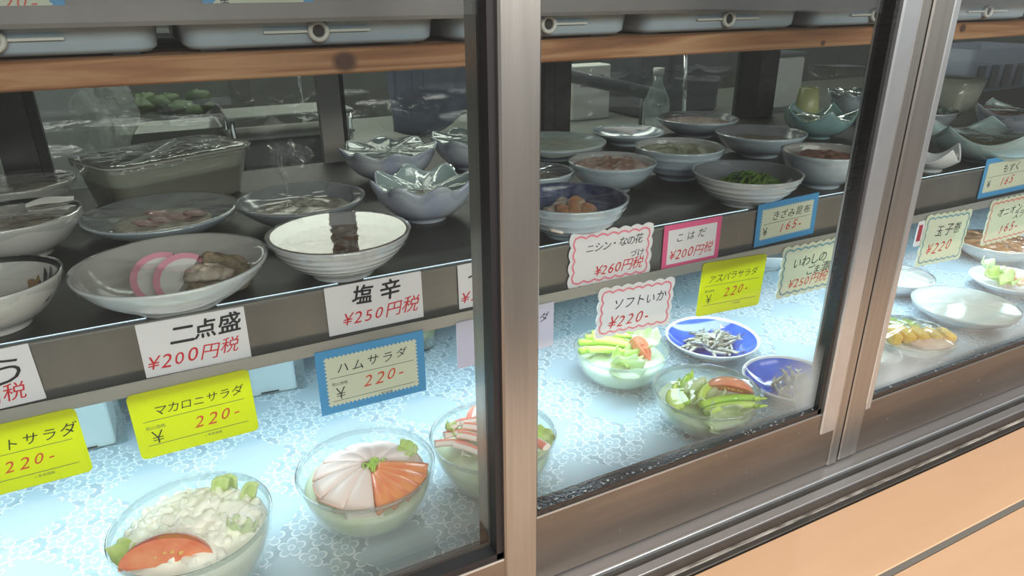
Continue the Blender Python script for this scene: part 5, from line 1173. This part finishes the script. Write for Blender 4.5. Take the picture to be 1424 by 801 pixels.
MB().lathe([(0, 0, 0), (.024, 0, 0), (.024, .004, 0), (.008, .007, 0), (0, .007, 0)], 24, xf=Matrix.Translation((-0.012, 0, 0.296))).build('pole_cap', 'chrome', pl)
MB().lathe([(0, 0, 0), (.03, 0, 0), (.03, .004, 0), (.008, .01, 0), (0, .01, 0)], 24, xf=Matrix.Translation((0.012, 0, 0))).build('pole_foot', 'chrome', pl)
bx = thing('dark_box', 'dark box behind the steel pole', 'box', (1.82, 1.80, 0.04))
MB().box(-.20, .20, -.12, .14, 0, .30, bev=.012).build('box_body', 'dark box', bx)
MB().box(-.15, .15, -.1215, -.1195, .16, .165).build('box_seam', 'hole dark', bx)
bt = thing('clear_bottle', 'clear bottle with bright cap left of the steel pole', 'bottle', (1.285, 1.14, 0.04))
MB().lathe([(0, 0, 0), (.035, 0, 0), (.037, .004, 0), (.037, .14, 0), (.034, .16, 0), (.014, .20, 0), (.013, .225, 0), (0, .225, 0)], 32).build('bottle_body', 'box clear', bt)
MB().lathe([(0, .2252, 0), (.0155, .2252, 0), (.0155, .243, 0), (0, .244, 0)], 24).build('cap', 'appliance white', bt)
bar = thing('dark_bar', 'dark slanted bar left of the clear bottle in the kitchen', 'bar', (1.35, 1.52, 0.04))
MB().tube([(-.30, 0, .235), (.26, 0, .10)], .022, 12).build('bar_body', 'dark box', bar)
MB().tube([(-.24, .03, 0), (-.24, .03, .214)], .012, 10).tube([(.20, .03, 0), (.20, .03, .108)], .012, 10).build('bar_stand', 'dark box', bar)
wbx = thing('white_reflection_box', 'white carton imitating a bright reflection above the dark slanted bar', 'stand-in carton', (1.46, 1.78, 0.04))  # white block put in place of a reflected light box
MB().box(-.08, .08, -.04, .04, 0, .195, bev=.004).build('reflection_box_body', 'appliance white', wbx)
MB().box(-.05, .05, -.0405, -.0402, .12, .16).build('label_panel', 'crate blue', wbx)
pn = thing('frying_pan', 'black frying pan with its handle pointing left of the petal bowl', 'pan', (2.02, 1.26, 0.04))
MB().lathe([(0, 0, 0), (.10, 0, 0), (.135, .045, 1), (.132, .046, 1), (.098, .004, 0), (0, .004, 0)], 48).build('pan_body', 'dark pan', pn)
MB().tube([(-.130, -.01, .042), (-.20, -.03, .055), (-.36, -.055, .062)], [.010, .010, .013], 10).build('handle', 'dark pan', pn)
cr = thing('blue_reflection_box', 'blue grey plastic crate imitating a reflection in the far door glass', 'stand-in box', (3.22, 1.42, 0.04))  # solid stand-in for a blue grey reflection in the door glass
crb = MB().loft([rrect(-.24, .26, -.12, .16, .02, 0), rrect(-.25, .27, -.13, .17, .02, .215), rrect(-.24, .26, -.12, .16, .018, .215), rrect(-.23, .25, -.11, .15, .018, .01)], 0, True, True).build('stand_in_body', 'crate blue', cr)
for i in range(5): MB().box(-.20 + .09 * i, -.15 + .09 * i, -.1305, -.122, .06, .15).build('stand_in_slot', 'dark box', cr)
lp = thing('white_case', 'small white case on the kitchen bench left of the petal bowl', 'case', (2.26, 1.66, 0.04))
MB().box(-.10, .10, -.08, .08, 0, .20, bev=.01).build('case_body', 'appliance white', lp)
MB().box(-.104, .104, -.084, .084, .2002, .215, bev=.004).build('case_lid', 'dark box', lp)
sf = thing('wall_shelf', 'steel shelf on the far kitchen wall', 'shelf', (1.4, 5.03, 0.25))
MB().box(-2.6, 2.6, -.17, .17, 0, .03).build('shelf_board', 'bench steel', sf)
for xq in (-2.2, 0, 2.2): MB().box(xq - .02, xq + .02, -.15, .17, -.15, -.0002).build('bracket', 'dark steel', sf)
